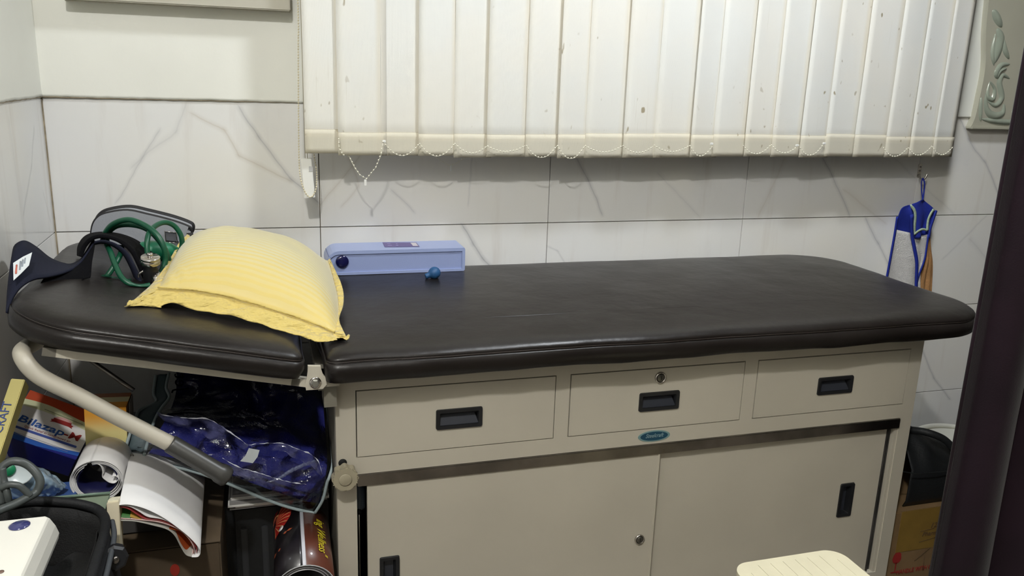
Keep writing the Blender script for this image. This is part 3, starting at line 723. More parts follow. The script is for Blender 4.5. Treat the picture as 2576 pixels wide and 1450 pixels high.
lb = [p+(CAM-p).normalized()*.022 for p in lb]
lo = mesh('sewn_label', lb, [(0, 1, 2, 3, 4, 5)], mat('white_label_cloth', (220, 226, 228), .7), bp)
def lab_line(p, q, c, wd=.0012):
    a, b = [(lambda w_: w_+(CAM-w_).normalized()*.0235)(at(*z[:2], Y=z[2])) for z in (p, q)]; tube('printed_line', [a, b], wd*.5, c, lo, n=0, seg=5)
m_gl, m_rl = mat('grey_print', (150, 158, 168), .7), mat('red_print', (214, 110, 90), .7)
for k in range(3):
    lab_line((52+k*6, 658-k*4, -.487+k*.007), (50+k*6, 680-k*8, -.512+k*.010), m_gl, .0026)
lab_line((42, 667, -.498), (40, 688, -.525), m_rl, .0026)
m_gr = mat('green_rubber_tube', (16, 80, 56), .38, var=.12, vscale=30)
def gt_(pts, r=.0052): return tube('rubber_tube', [at(x, y, Y=Y) for x, y, Y in pts], r, m_gr, bp, n=8, seg=12)
gt_([(372, 648, -.37), (370, 612, -.36), (376, 585, -.34), (395, 566, -.31), (418, 560, -.29), (440, 570, -.28), (456, 595, -.28), (457, 622, -.28), (446, 640, -.29), (430, 655, -.30)])
gt_([(258, 610, -.26), (264, 588, -.27), (285, 564, -.29), (322, 553, -.31), (358, 564, -.33), (392, 588, -.35), (412, 622, -.36), (416, 655, -.36), (404, 690, -.37), (392, 715, -.38)], .0056)
gt_([(268, 612, -.25), (272, 586, -.26), (296, 568, -.27), (335, 566, -.29), (372, 578, -.31), (400, 605, -.33), (420, 640, -.34), (424, 668, -.34), (408, 690, -.36)], .0056)
gt_([(268, 615, -.33), (278, 635, -.37), (288, 662, -.40), (305, 697, -.43), (328, 716, -.44), (352, 722, -.435), (378, 718, -.43)])
gt_([(306, 622, -.33), (302, 642, -.36), (288, 668, -.38), (272, 692, -.39), (262, 704, -.40), (285, 712, -.40), (330, 708, -.40)])
ct = at(396, 632, Y=-.27)
lathe('squeeze_bulb', [(.004, -.046), (.010, -.042), (.018, -.03), (.0215, -.012), (.0215, .008), (.018, .026), (.011, .038), (.005, .044)], frame_m(ct, (1, .25, -.12), (0, 0, 1)), mat('green_rubber_bulb', (20, 116, 82), .42), bp, seg=28)
g0 = at(378, 656, Y=-.40); gd = Vector((.05, -.25, 1)).normalized()
gm = frame_m(g0, gd)
gg = lathe('gauge', [(.0175, -.006), (.0180, -.005), (.0180, .002), (.0168, .003), (.0168, .0045), (.0180, .005), (.0180, .0075), (.0155, .009)], gm, M['chrome'], bp, seg=32)
lathe('gauge_grip', [(.0115, -.074), (.0140, -.068), (.0140, -.020), (.011, -.014), (.011, -.005)], gm, M['black'], gg, seg=24)
lathe('gauge_dial', [(.0175, -.006), (.0175, .004), (.0165, .007), (.012, .009)], frame_m(g0-gd*.043+Vector((.011, -.003, 0)), (1, -.15, .05)), M['chrome'], gg, seg=28)
lathe('gauge_collar', [(.0055, .008), (.0055, .014), (.0045, .016)], gm, M['chrome'], gg, seg=16)
tube('release_lever', [g0-gd*.022+Vector((-.013, 0, 0)), g0-gd*.030+Vector((-.022, -.002, 0)), g0-gd*.045+Vector((-.019, -.002, 0)), g0-gd*.062+Vector((-.021, -.003, 0)), g0-gd*.070+Vector((-.017, -.003, 0))], .0022, M['chrome'], gg, n=5, seg=8)
boxes('gauge_bolt', [((-.004, -.004, -.004), (.004, .004, .004))], M['chrome'], gg, bev=.0012).data.transform(Matrix.Translation(g0-gd*.048+Vector((-.017, -.003, 0))))

# ------------------------------------------------------------------ light blue instrument case
bb = root('blue_instrument_case', (.17, -.08, .806), 'light blue plastic instrument case with rounded end and navy button by the wall', 'case')
m_lb = mat('periwinkle_plastic', (158, 172, 214), .33); m_lb2 = mat('periwinkle_plastic_panel', (152, 166, 210), .45, bump=.1, bscale=400)
x0, x1, z0, z1, yf, yb = .004, .341, .8065, .8655, -.130, -.035
def stad(x0, x1, z0, z1, r, n=12):
    o = []
    zc_, h = (z0+z1)/2, (z1-z0)/2
    for i in range(n+1):
        a = math.pi/2+math.pi*i/n; o.append((x0+h+h*math.cos(a), zc_+h*math.sin(a)))
    for cx, cz, a0 in ((x1-r, z0+r, 270), (x1-r, z1-r, 0)):
        for i in range(5):
            a = math.radians(a0+90*i/4); o.append((cx+r*math.cos(a), cz+r*math.sin(a)))
    return o
prism('case_shell', stad(x0, x1, z0, z1, .005), -yb, -yf-.004, XZ(0, 0, 0), m_lb, bb)
A = stad(x0, x1, z0, z1, .005); B = stad(x0+.006, x1-.008, z0+.0065, z1-.0085, .001)
bm = bmesh.new(); nA = len(A)
R0 = [bm.verts.new((x, yf+.004, z)) for x, z in A]; R1 = [bm.verts.new((x+(.0008 if x < .1 else -.0008), yf, z)) for x, z in A]; R2 = [bm.verts.new((x, yf, z)) for x, z in B]; R3 = [bm.verts.new((x, yf+.003, z)) for x, z in B]
for a, b in ((R0, R1), (R1, R2), (R2, R3)):
    for i in range(nA): bm.faces.new((a[i], a[(i+1) % nA], b[(i+1) % nA], b[i]))
link('front_rim', fin(bm), m_lb, bb)
prism('front_panel', B, -yf-.0045, -yf-.003, XZ(0, 0, 0), m_lb2, bb)
q = at(861, 659, Y=yf); lathe('round_button', [(.0155, 0), (.0155, .003), (.0145, .005), (.010, .0066), (.004, .0072)], frame_m((q.x, yf+.003, q.z), (0, -1, 0)), mat('navy_glossy_button', (18, 20, 72), .12, coat=1), bb, seg=32)
st = mesh('maker_sticker', [at(*p, Z=z1+.0006) for p in [(962, 610), (1047, 610), (1056, 621), (968, 622)]], [(0, 1, 2, 3)], mat('purple_sticker', (92, 80, 140), .4), bb)
mesh('sticker_field', [at(*p, Z=z1+.0009) for p in [(1032, 611), (1046, 611), (1052, 619), (1039, 619)]], [(0, 1, 2, 3)], mat('sticker_white', (206, 200, 206), .5), st)
for k, (a, b) in enumerate([((974, 614), (982, 614)), ((975, 618), (986, 618)), ((996, 614), (1000, 614)), ((996, 618), (1002, 618))]):
    p, r_ = at(*a, Z=z1+.0009), at(*b, Z=z1+.0009); box('sticker_mark', p-Vector((0, .003, 0)), r_+Vector((0, .003, .0003)), mat('lilac_print', (170, 160, 205), .5), st)
for s in (1, -1):
    zc_ = (z0+z1)/2; a = math.radians(215 if s < 0 else 145); c = Vector((x0+.0295, 0, zc_))
    p, r_ = c+Vector((math.cos(a)*.0300, 0, math.sin(a)*.0300)), c+Vector((math.cos(a)*.0225, 0, math.sin(a)*.0225))
    tube('lid_split', [Vector((p.x, yb, p.z)), Vector((p.x, yf+.001, p.z)), Vector((r_.x, yf-.0002, r_.z))], .0006, mat('dark_blue_seam', (96, 106, 150), .6), bb, n=0, seg=5)

bu = root('rubber_suction_bulb', (.25, -.19, .8), 'small blue rubber ball bulb with a nozzle on the couch before the light blue case', 'bulb')
q = at(1093, 684, Y=-.19); q.z = .8045+.0145
m_bu = mat('blue_rubber', (36, 84, 132), .5)
dv = Vector((-1, -.1, -.35)).normalized()
lathe('bulb_body', [(.0006, -.0147)]+[(.0147*math.sin(a*math.pi/16), -.0147*math.cos(a*math.pi/16)) for a in range(1, 13)]+[(.0075, .0132), (.0062, .0165), (.0066, .0215), (.0058, .0235)], frame_m(q, dv), m_bu, bu, seg=28)

# ------------------------------------------------------------------ hook and towel
hk = root('wall_hook', (1.79, -.01, 1.05), 'small chrome coat hook on the marble wall under the blind', 'hook')
q = at(2314, 430, Y=-.004)
prism('back_plate', rrect(.012, .042, .004), 0, .003, XZ(q.x, -.0005, q.z), M['chrome'], hk)
for dz in (.012, .0): lathe('screw', [(.0025, 0), (.0025, .0015), (.001, .002)], frame_m((q.x, -.0035, q.z+dz), (0, -1, 0)), M['steel'], hk, seg=12)
tube('hook_arm', [at(2312, 440, Y=-.006), at(2316, 450, Y=-.02), at(2323, 452, Y=-.032), at(2329, 446, Y=-.036), at(2332, 438, Y=-.036)], .0028, M['chrome'], hk, n=6, seg=10)
tw = root('hanging_hand_towel', (1.79, -.04, 1.0), 'blue and white terry hand towel hanging from the chrome hook', 'towel')
m_tb = mat('royal_blue_cotton', (24, 44, 150), .8, bump=.2, bscale=300); m_tw = mat('white_terry', (206, 204, 202), .95, bump=.8, bscale=350, bdist=.003, var=.06, vscale=60)
m_tt = mat('pale_green_braid', (176, 196, 170), .8, bump=.5, bscale=400, bdist=.002, var=.2, vscale=200); m_to = mat('orange_tan_terry', (178, 132, 84), .95, bump=.6, bscale=350, bdist=.003, var=.2, vscale=20)
def cl(name, L, R_, m, th=.0015, rows=None, amp=.0, fr=3):
    n = 24; A, B = resamp(smoothpts([at(*p[:2], Y=p[2]) for p in L], 5), n), resamp(smoothpts([at(*p[:2], Y=p[2]) for p in R_], 5), n); k_ = 14
    return sheet(name, [[A[i].lerp(B[i], k/k_)+Vector((0, amp*math.sin(fr*math.pi*k/k_)*(i/n), 0)) for k in range(k_+1)] for i in range(n)], m, tw, thick=th)
tube('hanging_loop', [at(*p[:2], Y=p[2]) for p in [(2321, 448, -.034), (2318, 462, -.036), (2319, 485, -.04), (2321, 505, -.042)]], .0017, m_tb, tw, n=5, seg=8)
tube('hanging_loop', [at(*p[:2], Y=p[2]) for p in [(2321, 448, -.034), (2326, 462, -.038), (2324, 485, -.042), (2321, 505, -.042)]], .0022, m_tb, tw, n=5, seg=8)
cl('yoke', [(2322, 501, -.042), (2305, 510, -.05), (2289, 518, -.055), (2290, 545, -.055), (2294, 570, -.055), (2297, 600, -.055)], [(2323, 501, -.042), (2328, 508, -.03), (2350, 528, -.035), (2347, 548, -.04), (2338, 570, -.045), (2334, 592, -.048)], m_tb, amp=-.012, fr=2)
cl('left_fold', [(2285, 516, -.065), (2268, 524, -.06), (2258, 548, -.05), (2255, 570, -.045), (2253, 590, -.045)], [(2288, 516, -.062), (2294, 535, -.07), (2296, 555, -.068), (2296, 575, -.06), (2296, 592, -.055)], m_tb, amp=.012, fr=1)
cl('left_terry_panel', [(2254, 578, -.045), (2248, 600, -.045), (2240, 640, -.045), (2230, 695, -.045), (2218, 760, -.045)], [(2290, 586, -.058), (2298, 612, -.06), (2302, 650, -.062), (2302, 705, -.06), (2300, 775, -.06)], m_tw, .003, amp=.010, fr=2)
cl('middle_terry_panel', [(2297, 600, -.054), (2302, 630, -.056), (2306, 655, -.058), (2309, 690, -.058), (2308, 770, -.058)], [(2332, 590, -.048), (2328, 620, -.05), (2324, 650, -.052), (2312, 690, -.056), (2312, 770, -.058)], m_tw, .003, amp=-.006, fr=3)
cl('orange_terry_panel', [(2334, 596, -.046), (2330, 622, -.046), (2326, 655, -.048), (2312, 695, -.05), (2300, 770, -.05)], [(2338, 596, -.042), (2342, 630, -.036), (2346, 665, -.034), (2344, 728, -.034), (2342, 790, -.034)], m_to, .003, amp=.008, fr=5)
def st_(name, pts, wd, m, dy=-.004):
    P = resamp(smoothpts([at(*p[:2], Y=p[2]+dy) for p in pts], 5), 26); rows = [[], []]
    for i, p in enumerate(P):
        t = (P[min(25, i+1)]-P[max(0, i-1)]).normalized(); nn = Vector((-t.z, 0, t.x)).normalized()
        rows[0].append(p+nn*wd/2); rows[1].append(p-nn*wd/2)
    return sheet(name, rows, m, tw, thick=.002)
st_('braid_trim', [(2289, 517, -.056), (2299, 528, -.056), (2302, 545, -.056), (2300, 570, -.056), (2299, 592, -.056)], .0085, m_tt, -.006)
st_('braid_trim', [(2299, 590, -.056), (2312, 580, -.056), (2322, 577, -.055), (2332, 580, -.052)], .007, m_tt, -.007)
st_('braid_trim', [(2348, 527, -.038), (2340, 540, -.040), (2334, 556, -.045), (2332, 580, -.05)], .0085, m_tt, -.006)
st_('blue_binding', [(2355, 530, -.036), (2348, 550, -.04), (2340, 575, -.045), (2336, 600, -.047)], .008, m_tb, -.005)
st_('blue_binding', [(2257, 545, -.05), (2251, 585, -.046), (2243, 630, -.046), (2232, 690, -.046), (2218, 760, -.046)], .008, m_tb)
st_('blue_binding', [(2293, 540, -.07), (2294, 590, -.062), (2300, 625, -.062), (2306, 660, -.062), (2305, 700, -.062), (2303, 770, -.06)], .011, m_tb)
st_('blue_binding', [(2335, 590, -.048), (2331, 620, -.05), (2325, 655, -.053), (2312, 690, -.057), (2306, 715, -.058), (2303, 770, -.058)], .006, m_tb, -.006)

# ------------------------------------------------------------------ curtain at the right
cu = root('curtain', (1.5, -.8, 2.3), 'dark purple fabric curtain hanging at the right edge in front of the couch end', 'curtain')
m_cu = mat('dark_purple_cloth', (29, 15, 24), .8, spec=.15, bump=.2, bscale=250, sheen=.15, var=.25, vscale=7)
rows = []
for k in range(13):
    z = 2.35-(2.33)*k/12; r = []
    for i in range(150):
        s = i/149; x = 1.255+s*1.15+.012*math.sin(s*60+.6)*(s > .02); y = -.80+.035*math.sin(s*44+1.2)*min(1, s*14)*(1+.12*n3(s*9, z, 1))+.01*n3(s*6, z*1.5, 4)
        r.append(Vector((x+.004*n3(z*2, s*5, 7)*(s > .03), y-.18*s, z)))
    rows.append(r)
sheet('curtain_cloth', rows, m_cu, cu, thick=.0015)
tube('curtain_rod', [(1.2, -.82, 2.37), (2.6, -1.0, 2.37)], .012, M['steel'], cu, n=0)
hemv = [Vector((1.2565, -.8015, z)) for z in (2.35, 1.6, .8, .02)]; tube('side_hem', hemv, .004, m_cu, cu, n=0)

# ------------------------------------------------------------------ stool
so = root('plastic_stool', (.745, -1.065, 0), 'cream plastic stool with a ribbed square seat before the cabinet', 'stool')
m_so = mat('cream_stool_plastic', (212, 205, 178), .42, var=.04, vscale=20)
sx0, sx1, sy1, sy0 = .632, .862, -.948, -1.178; zt = .45; c = ((sx0+sx1)/2, (sy0+sy1)/2)
TM = Matrix.Translation((c[0], c[1], 0)); prism('seat', rrect(.226, .226, .034, 12), zt-.03, zt, TM, m_so, so, bev=.005)
for k in range(8):
    x = sx0+.026+k*.0256; e_ = .034 if k in (0, 7) else .016
    tube('seat_rib', [(x, sy0+e_, zt-.0001), (x, sy1-e_, zt-.0001)], .0006, m_so, so, n=0, seg=6)
prism('seat_skirt', rrect(.222, .222, .034, 8), zt-.075, zt-.03, TM, m_so, so)
for ax in (-1, 1):
    for ay in (-1, 1):
        p = Vector((c[0]+ax*.092, c[1]+ay*.092, zt-.07)); q_ = Vector((c[0]+ax*.135, c[1]+ay*.135, .0))
        bm = bmesh.new(); V_ = []
        for pt, ww in ((p, .022), (q_, .015)):
            V_.append([bm.verts.new(pt+Vector((dx*ww, dy*ww, 0))) for dx, dy in ((-1, -1), (1, -1), (1, 1), (-1, 1))])
        for i in range(4): bm.faces.new((V_[0][i], V_[0][(i+1) % 4], V_[1][(i+1) % 4], V_[1][i]))
        bm.faces.new(V_[0]); bm.faces.new(V_[1][::-1]); link('leg', fin(bm), m_so, so)

# ------------------------------------------------------------------ things right of the cabinet
m_cb = mat('brown_cardboard', (132, 106, 72), .8, var=.1, vscale=18, bump=.1, bscale=120)
m_tape = mat('yellowed_tape', (140, 112, 54), .35, var=.1, vscale=30); m_red = mat('red_print_ink', (150, 36, 34), .7); m_pen = mat('dark_pen_ink', (92, 70, 46), .8)
Yk = -.60
kz = at(2262, 1290, Y=Yk).z
kc = root('cardboard_carton', (1.5, -.45, 0), 'cardboard carton with red wineglass mark under the black bag right of the couch', 'carton')
box('carton_body', (1.315, Yk, .002), (1.78, -.34, kz), m_cb, kc, bev=.002)
a, b = at(2268, 1296, Y=Yk), at(2322, 1380, Y=Yk); box('tape', (a.x, Yk-.0012, b.z), (b.x+.03, Yk-.0002, kz+.0005), m_tape, kc)
g = at(2257, 1405, Y=Yk-.002); s = .00083
gl = [(math.cos(t)*16*s*(1 if True else 1), math.sin(t)*17*s) for t in [i*math.pi/14 for i in range(-14, 1)]]+[(13*s, 16*s), (6*s, 21*s), (-7*s, 20*s), (-13*s, 12*s)]
prism('wineglass_mark', gl, 0, .0006, XZ(g.x, Yk-.001, g.z-.002), m_red, kc)
boxes('wineglass_stem', [((g.x-.0016, Yk-.0016, g.z-.04), (g.x+.0016, Yk-.001, g.z-.013)), ((g.x-.012, Yk-.0016, g.z-.0425), (g.x+.012, Yk-.001, g.z-.0395))], m_red, kc)
p = at(2285, 1437, Y=Yk-.002); text('printed_words', 'HANDLE WITH CARE', .018, XZ(p.x+.03, Yk-.0015, p.z), m_red, kc, sx=.78)
p = at(2352, 1322, Y=Yk-.002); text('written_number', '123', .02, XZ(p.x, Yk-.0018, p.z), m_pen, kc, shear=.3)
p = at(2340, 1343, Y=Yk-.002); text('written_word', 'Pharmacy', .018, XZ(p.x+.01, Yk-.0018, p.z), m_pen, kc, shear=.3)
for (a_, b_) in (((2315, 1338), (2350, 1330)), ((2312, 1365), (2356, 1352)), ((2300, 1412), (2340, 1378)), ((2322, 1436), (2326, 1395))):
    tube('pen_stroke', [at(*a_, Y=Yk-.0015), at(*b_, Y=Yk-.0015)], .0007, m_pen, kc, n=0, seg=5)
kb2 = root('black_shoulder_bag', (1.5, -.48, .3), 'slumped black fabric bag lying on the cardboard carton right of the couch', 'bag')
m_bk = mat('black_bag_cloth', (22, 25, 28), .6, bump=.4, bscale=200, var=.2, vscale=10)
Yb_ = -.59
rows = []
prof = [(2240, 1080), (2262, 1082), (2290, 1072), (2330, 1093), (2365, 1098), (2392, 1112), (2412, 1130), (2440, 1160)]
TP = resamp(smoothpts([at(*p, Y=-.50) for p in prof], 5), 40)
for i in range(40):
    x = TP[i].x; zt_ = TP[i].z; e = min(1, (39-i)/5)
    rows.append([Vector((x, -.36, kz+.001)), Vector((x, -.37, (zt_+kz)/2)), Vector((x, -.42, zt_-.012)), Vector((x, -.47, zt_)), Vector((x, -.52, zt_-.004)), Vector((x, -.565, zt_-.03+.01*n3(i*.2, 1, 1))), Vector((x, Yb_-.008*n3(i*.15, 3, 1), zt_*.6+kz*.4)), Vector((x, Yb_+.002, kz+.02)), Vector((x, Yb_+.01, kz+.001))])
sheet('bag_body', rows, m_bk, kb2, thick=.003)
tube('bag_handle', [at(2290, 1082, Y=-.52), at(2330, 1088, Y=-.55), at(2372, 1104, Y=-.57), at(2396, 1128, Y=-.58), at(2402, 1150, Y=-.58)], .009, m_bk, kb2, n=6)
tube('bag_seam', [at(2262, 1185, Y=-.605), at(2310, 1192, Y=-.608), at(2390, 1186, Y=-.605)], .0014, m_bk, kb2, n=5, seg=6)
bk = root('white_bucket', (1.74, -.22, 0), 'white plastic bucket behind the black bag near the wall, only its rim visible', 'bucket')
zc_ = at(2350, 1072, Y=-.06).z; q = at(2350, 1075, Y=-.22)
c_ = Vector((at(2362, 1075, Y=-.07).x-.02, -.19, 0)); rim = at(2362, 1075, Y=-.07).z
m_wb = mat('off_white_bucket', (222, 220, 208), .4)
lathe('bucket_body', [(.10, 0.002), (.102, .004), (.134, rim), (.130, rim), (.098, .010), (.0005, .009)], Matrix.Translation(c_), m_wb, bk, seg=48)
bm = bmesh.new(); bm_tube(bm, [c_+Vector((.134*math.cos(i*math.pi/24), .134*math.sin(i*math.pi/24), rim)) for i in range(48)], .0075, 12, True); link('bucket_rim', fin(bm), m_wb, bk, True)

# ------------------------------------------------------------------ clutter under the headrest
def quad(TL, TR, BL, Y3, thick):
    """box whose front face has these photograph corners; returns matrix (origin bottom-left, x right, y up, z outward), width, height"""
    a, b, c = at(*TL, Y=Y3[0]), at(*TR, Y=Y3[1]), at(*BL, Y=Y3[2])
    u = b-a; w_ = u.length; u.normalize(); v = a-c; v = v-u*v.dot(u); h_ = v.length; v.normalize(); n = u.cross(v)
    o = a-v*h_
    return Matrix(((u.x, v.x, n.x, o.x), (u.y, v.y, n.y, o.y), (u.z, v.z, n.z, o.z), (0, 0, 0, 1))), w_, h_
def lbox(name, Mx, a, b, m, parent, bev=0): return box(name, a, b, m, parent, bev, M=Mx)
def lpoly(name, Mx, pts, m, parent, z=.0004): return mesh(name, [Mx @ Vector((x, y, z)) for x, y in pts], [tuple(range(len(pts)))], m, parent)
# hidden supports: two cartons and a suitcase
c1 = root('brown_carton', (-.4, -.45, 0), 'plain brown carton standing below the rolled calendar under the headrest', 'carton')
zt1 = at(440, 1408, Y=-.70).z
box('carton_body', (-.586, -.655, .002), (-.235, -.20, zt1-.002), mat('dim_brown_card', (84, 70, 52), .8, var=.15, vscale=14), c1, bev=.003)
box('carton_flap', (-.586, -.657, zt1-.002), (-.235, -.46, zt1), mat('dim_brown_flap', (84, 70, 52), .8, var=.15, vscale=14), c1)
q = at(440, 1435, Y=-.656); prism('red_sticker', [(.008*math.cos(i*math.pi/10), .012*math.sin(i*math.pi/10)) for i in range(20)], 0, .0006, XZ(q.x, -.6555, q.z), mat('red_spot', (150, 40, 26), .6), c1)
c2 = root('dark_storage_box', (-.42, -.4, .4), 'dark grey storage box beneath the medicine carton under the headrest', 'box')
box('box_body', (-.586, -.60, zt1+.001), (-.33, -.15, .50), mat('dark_grey_card', (70, 68, 66), .8, var=.1), c2, bev=.004)
box('box_lid', (-.588, -.602, .48), (-.328, -.148, .507), mat('dark_grey_lid', (78, 76, 74), .8), c2, bev=.003)
su = root('black_suitcase', (-.14, -.4, 0), 'black upright suitcase in the dark space left of the cabinet', 'suitcase')
zs = at(600, 1262, Y=-.50).z
m_su = mat('black_suitcase_cloth', (20, 22, 24), .55, bump=.3, bscale=150)
box('suitcase_body', (-.235, -.50, .012), (-.03, -.12, zs), m_su, su, bev=.02)
for x in (-.205, -.165, -.06): box('suitcase_rib', (x, -.503, .06), (x+.012, -.498, zs-.06), mat('dark_grey_rib', (46, 48, 52), .35), su, bev=.002)
box('front_pocket', (-.215, -.515, .04), (-.05, -.498, zs-.20), m_su, su, bev=.008)
for x in (-.22, -.05): lathe('wheel', [(.014, -.008), (.016, -.005), (.016, .005), (.014, .008)], frame_m((x, -.45, .016), (1, 0, 0)), M['black'], su, seg=18)
# paper stack
ps = root('paper_stack', (-.14, -.5, zs), 'stack of loose papers wedged under the blue blanket bag', 'papers')
m_pa = mat('white_paper', (222, 220, 214), .7, var=.04, vscale=30)
zz = zs+.001; rr = random.Random(3)
for k in range(7):
    dx, dy = rr.uniform(-.008, .008), rr.uniform(-.006, .006); h = rr.choice([.002, .003, .005])
    box('paper_sheet', (-.218+dx, -.535+dy, zz), (-.032+min(0, dx), -.30, zz+h), m_pa if k % 3 else mat('grey_card', (140, 138, 136), .7), ps); zz += h+.0006
# wellness poster roll
pr = root('brown_poster_roll', (-.08, -.6, .3), 'rolled brown poster with yellow lettering standing left of the cabinet post', 'poster roll')
q = at(768, 1487, Y=-.735); rc = .0535
ax = Vector((.02, 1, .06)).normalized(); rl = .195
m_pr = mat('poster_brown', (92, 48, 34), .35, coat=.4); t = mat.last
FM = frame_m(q, ax, (1, 0, 0))      # x right, z along the roll
FMi = FM.inverted()
mp = t.new('ShaderNodeTexCoord')
def rollpt(ang, d, r=rc): # ang 0 = top, positive to the right (clockwise seen from the front)
    up = FM.to_3x3() @ Vector((0, -1, 0)); rt = FM.to_3x3() @ Vector((1, 0, 0))
    if up.z < 0: up = -up
    return q+ax*d+up*(r*math.cos(ang))+rt*(r*math.sin(ang))
def rollsheet(name, a0, a1, d0, d1, r, m, parent, th=.0008, n=20):
    return sheet(name, [[rollpt(a0+(a1-a0)*i/n, d, r) for i in range(n+1)] for d in (d0, (d0+d1)/2, d1)], m, parent, thick=th)
m_pd = mat('poster_dark_photo', (30, 26, 30), .35, coat=.4, var=.5, vscale=22)
rollsheet('poster_sheet', -math.pi, math.pi, 0, rl, rc, m_pr, pr, n=48)
rollsheet('dark_photo', -1.9, -.06, .0, rl, rc+.0006, m_pd, pr)
rollsheet('white_stripe', -.06, .06, 0, rl, rc+.0009, mat('poster_white', (196, 196, 204), .4), pr, n=3)
m_pf, m_pf2 = mat('poster_red_fan', (160, 34, 30), .4), mat('poster_fan_gold', (206, 150, 96), .4)
def fan(name, a0, a1, r0, r1, m, lift, n=6):
    c_a, c_d = -1.22, .182
    sheet(name, [[rollpt(c_a+math.cos(a0+(a1-a0)*k/4)*(r0+(r1-r0)*i/n)/rc, c_d+math.sin(a0+(a1-a0)*k/4)*(r0+(r1-r0)*i/n), rc+lift) for i in range(n+1)] for k in range(5)], m, pr)
for k in range(9):
    a = math.radians(-88+k*16); fan('fan_blade', a, a+math.radians(15), .006, .046, m_pf, .0012); fan('fan_stick', a+.06, a+.11, .010, .045, m_pf2, .0017)
fan('fan_scroll', 1.15, 2.2, .016, .040, m_pf, .0012); fan('fan_ring', .75, 2.1, .022, .026, m_pf2, .0018)
for px_, py_ in ((726, 1346), (728, 1352)):
    pass
lathe('white_dot', [(.0065, 0), (.0065, .0005)], frame_m(rollpt(-.80, .145, rc+.0012), rollpt(-.80, .145, 1)-q-ax*.145), mat('pale_dot', (220, 210, 205), .5), pr, seg=16)
for a_, d_, s_ in ((-.45, .122, .006), (-.62, .120, .004), (-1.2, .085, .007), (-.9, .082, .004)):
    mesh('ember_mark', [rollpt(a_-s_/rc, d_, rc+.0014), rollpt(a_, d_-.003, rc+.0014), rollpt(a_+s_/rc, d_+.001, rc+.0014), rollpt(a_, d_+.004, rc+.0014)], [(0, 1, 2, 3)], mat('ember_orange', (170, 84, 50), .5), pr)
text('lettering', 'ing Wellness"', .026, None, mat('yellow_letters', (214, 200, 40), .5), pr, shear=.2, sx=.79, bend=lambda p: rollpt(.66+p.y/rc, .094-p.x, rc+.0026+p.z), thick=.0001)
bm = bmesh.new()
P = []
for i in range(90):
    a = i*.16; r = rc-.0012-.0016*a/2.2; P.append((a, r))
sheet('inner_windings', [[rollpt(a, d, r) for a, r in P] for d in (.001, .06, rl-.01)], mat('poster_back_grey', (150, 148, 150), .4), pr, thick=.0004)
tube('plastic_sleeve_edge', [rollpt(a*math.pi/20, -.001, rc+.0005) for a in range(40)], .0010, mat('clear_sleeve_edge', (170, 172, 172), .2), pr, n=0, seg=6, closed=True)

# white rolled paper
wr = root('white_paper_roll', (-.42, -.6, .56), 'rolled white paper with dark inside beside the blue medicine carton', 'paper roll')
q2 = at(243, 1212, Y=-.655); r2 = .0405
m_wp = mat('white_roll_paper', (228, 227, 226), .6, var=.04, vscale=12); m_bi = mat('dark_blue_print_inside', (22, 24, 70), .45)
def rp2(a, d, r): return q2+Vector((.05, .99, .08))*d+Vector((math.sin(a)*r, 0, math.cos(a)*r*.93))
A_ = [-math.pi*.05-i*math.pi*2*1.0/60 for i in range(61)]
sheet('outer_turn', [[rp2(a, d, r2) for a in A_] for d in (0, .03, .055, .082)], m_wp, wr, thick=.0012)
for k in range(4):
    sheet('inner_turn', [[rp2(a, d, r2-.0022-.0026*k-.001*math.sin(a*2+k)) for a in A_[2*k:]] for d in (.001+.001*k, .04, .080)], m_wp if k < 3 else m_bi, wr, thick=.0006)
cu_ = [(.4, .030), (.5, .022), (.7, .012), (1.1, .010), (1.5, .014), (1.75, .020), (1.8, .026), (1.6, .030)]
c0 = rp2(1.05, 0, .024)
pts = [rp2(-.02, 0, .036), rp2(.25, 0, .031), rp2(.5, 0, .022), rp2(.9, 0, .012), rp2(1.5, 0, .013), rp2(1.85, 0, .020), rp2(1.85, 0, .028), rp2(1.6, 0, .033), rp2(1.4, 0, .030), rp2(1.4, 0, .024)]
P = smoothpts(pts, 6); sheet('inner_curl', [[p+Vector((.05, .99, .08))*d for p in P] for d in (.002, .04, .078)], m_wp, wr, thick=.0008)

# large rolled calendar
ca = root('rolled_wall_calendar', (-.33, -.7, .45), 'large white calendar folded over itself with colourful inner pages at bottom left', 'calendar')
Yq = -.745
def cs(pts, n=6, Y=Yq): return smoothpts([at(x, y, Y=Y) for x, y in pts], n)
ext = Vector((-.02, 1, .045))
def cal(name, pts, m, y0=0, ln=.24, th=.0007, bulge=0):
    P = cs(pts); return sheet(name, [[p+ext*(y0+ln*k/6)+Vector((0, 0, bulge*math.sin(k/6*1.5))) for p in P] for k in range(7)], m, ca, thick=th)
cal('outer_sheet', [(298, 1271), (325, 1270), (365, 1280), (410, 1302), (450, 1330), (480, 1355), (500, 1378), (504, 1392), (498, 1402), (482, 1403)], m_wp, bulge=.004)
cal('back_sheet', [(300, 1312), (340, 1314), (385, 1324), (420, 1334), (440, 1350), (455, 1378), (468, 1398), (482, 1403)], mat('calendar_back', (160, 158, 150), .6), .002)
cal('inner_sheet', [(300, 1275), (325, 1277), (350, 1290), (372, 1303), (410, 1310), (450, 1330), (480, 1354), (498, 1380), (500, 1394)], m_wp, .003)
cal('inner_sheet', [(300, 1280), (322, 1285), (345, 1300), (366, 1311), (405, 1315), (450, 1334), (480, 1360), (494, 1384), (494, 1396)], mat('red_striped_page', (150, 50, 50), .5), .005)
cal('inner_sheet', [(300, 1308), (350, 1312), (400, 1318), (445, 1334), (474, 1358), (488, 1384), (488, 1397)], mat('pink_page', (205, 170, 165), .5), .004)
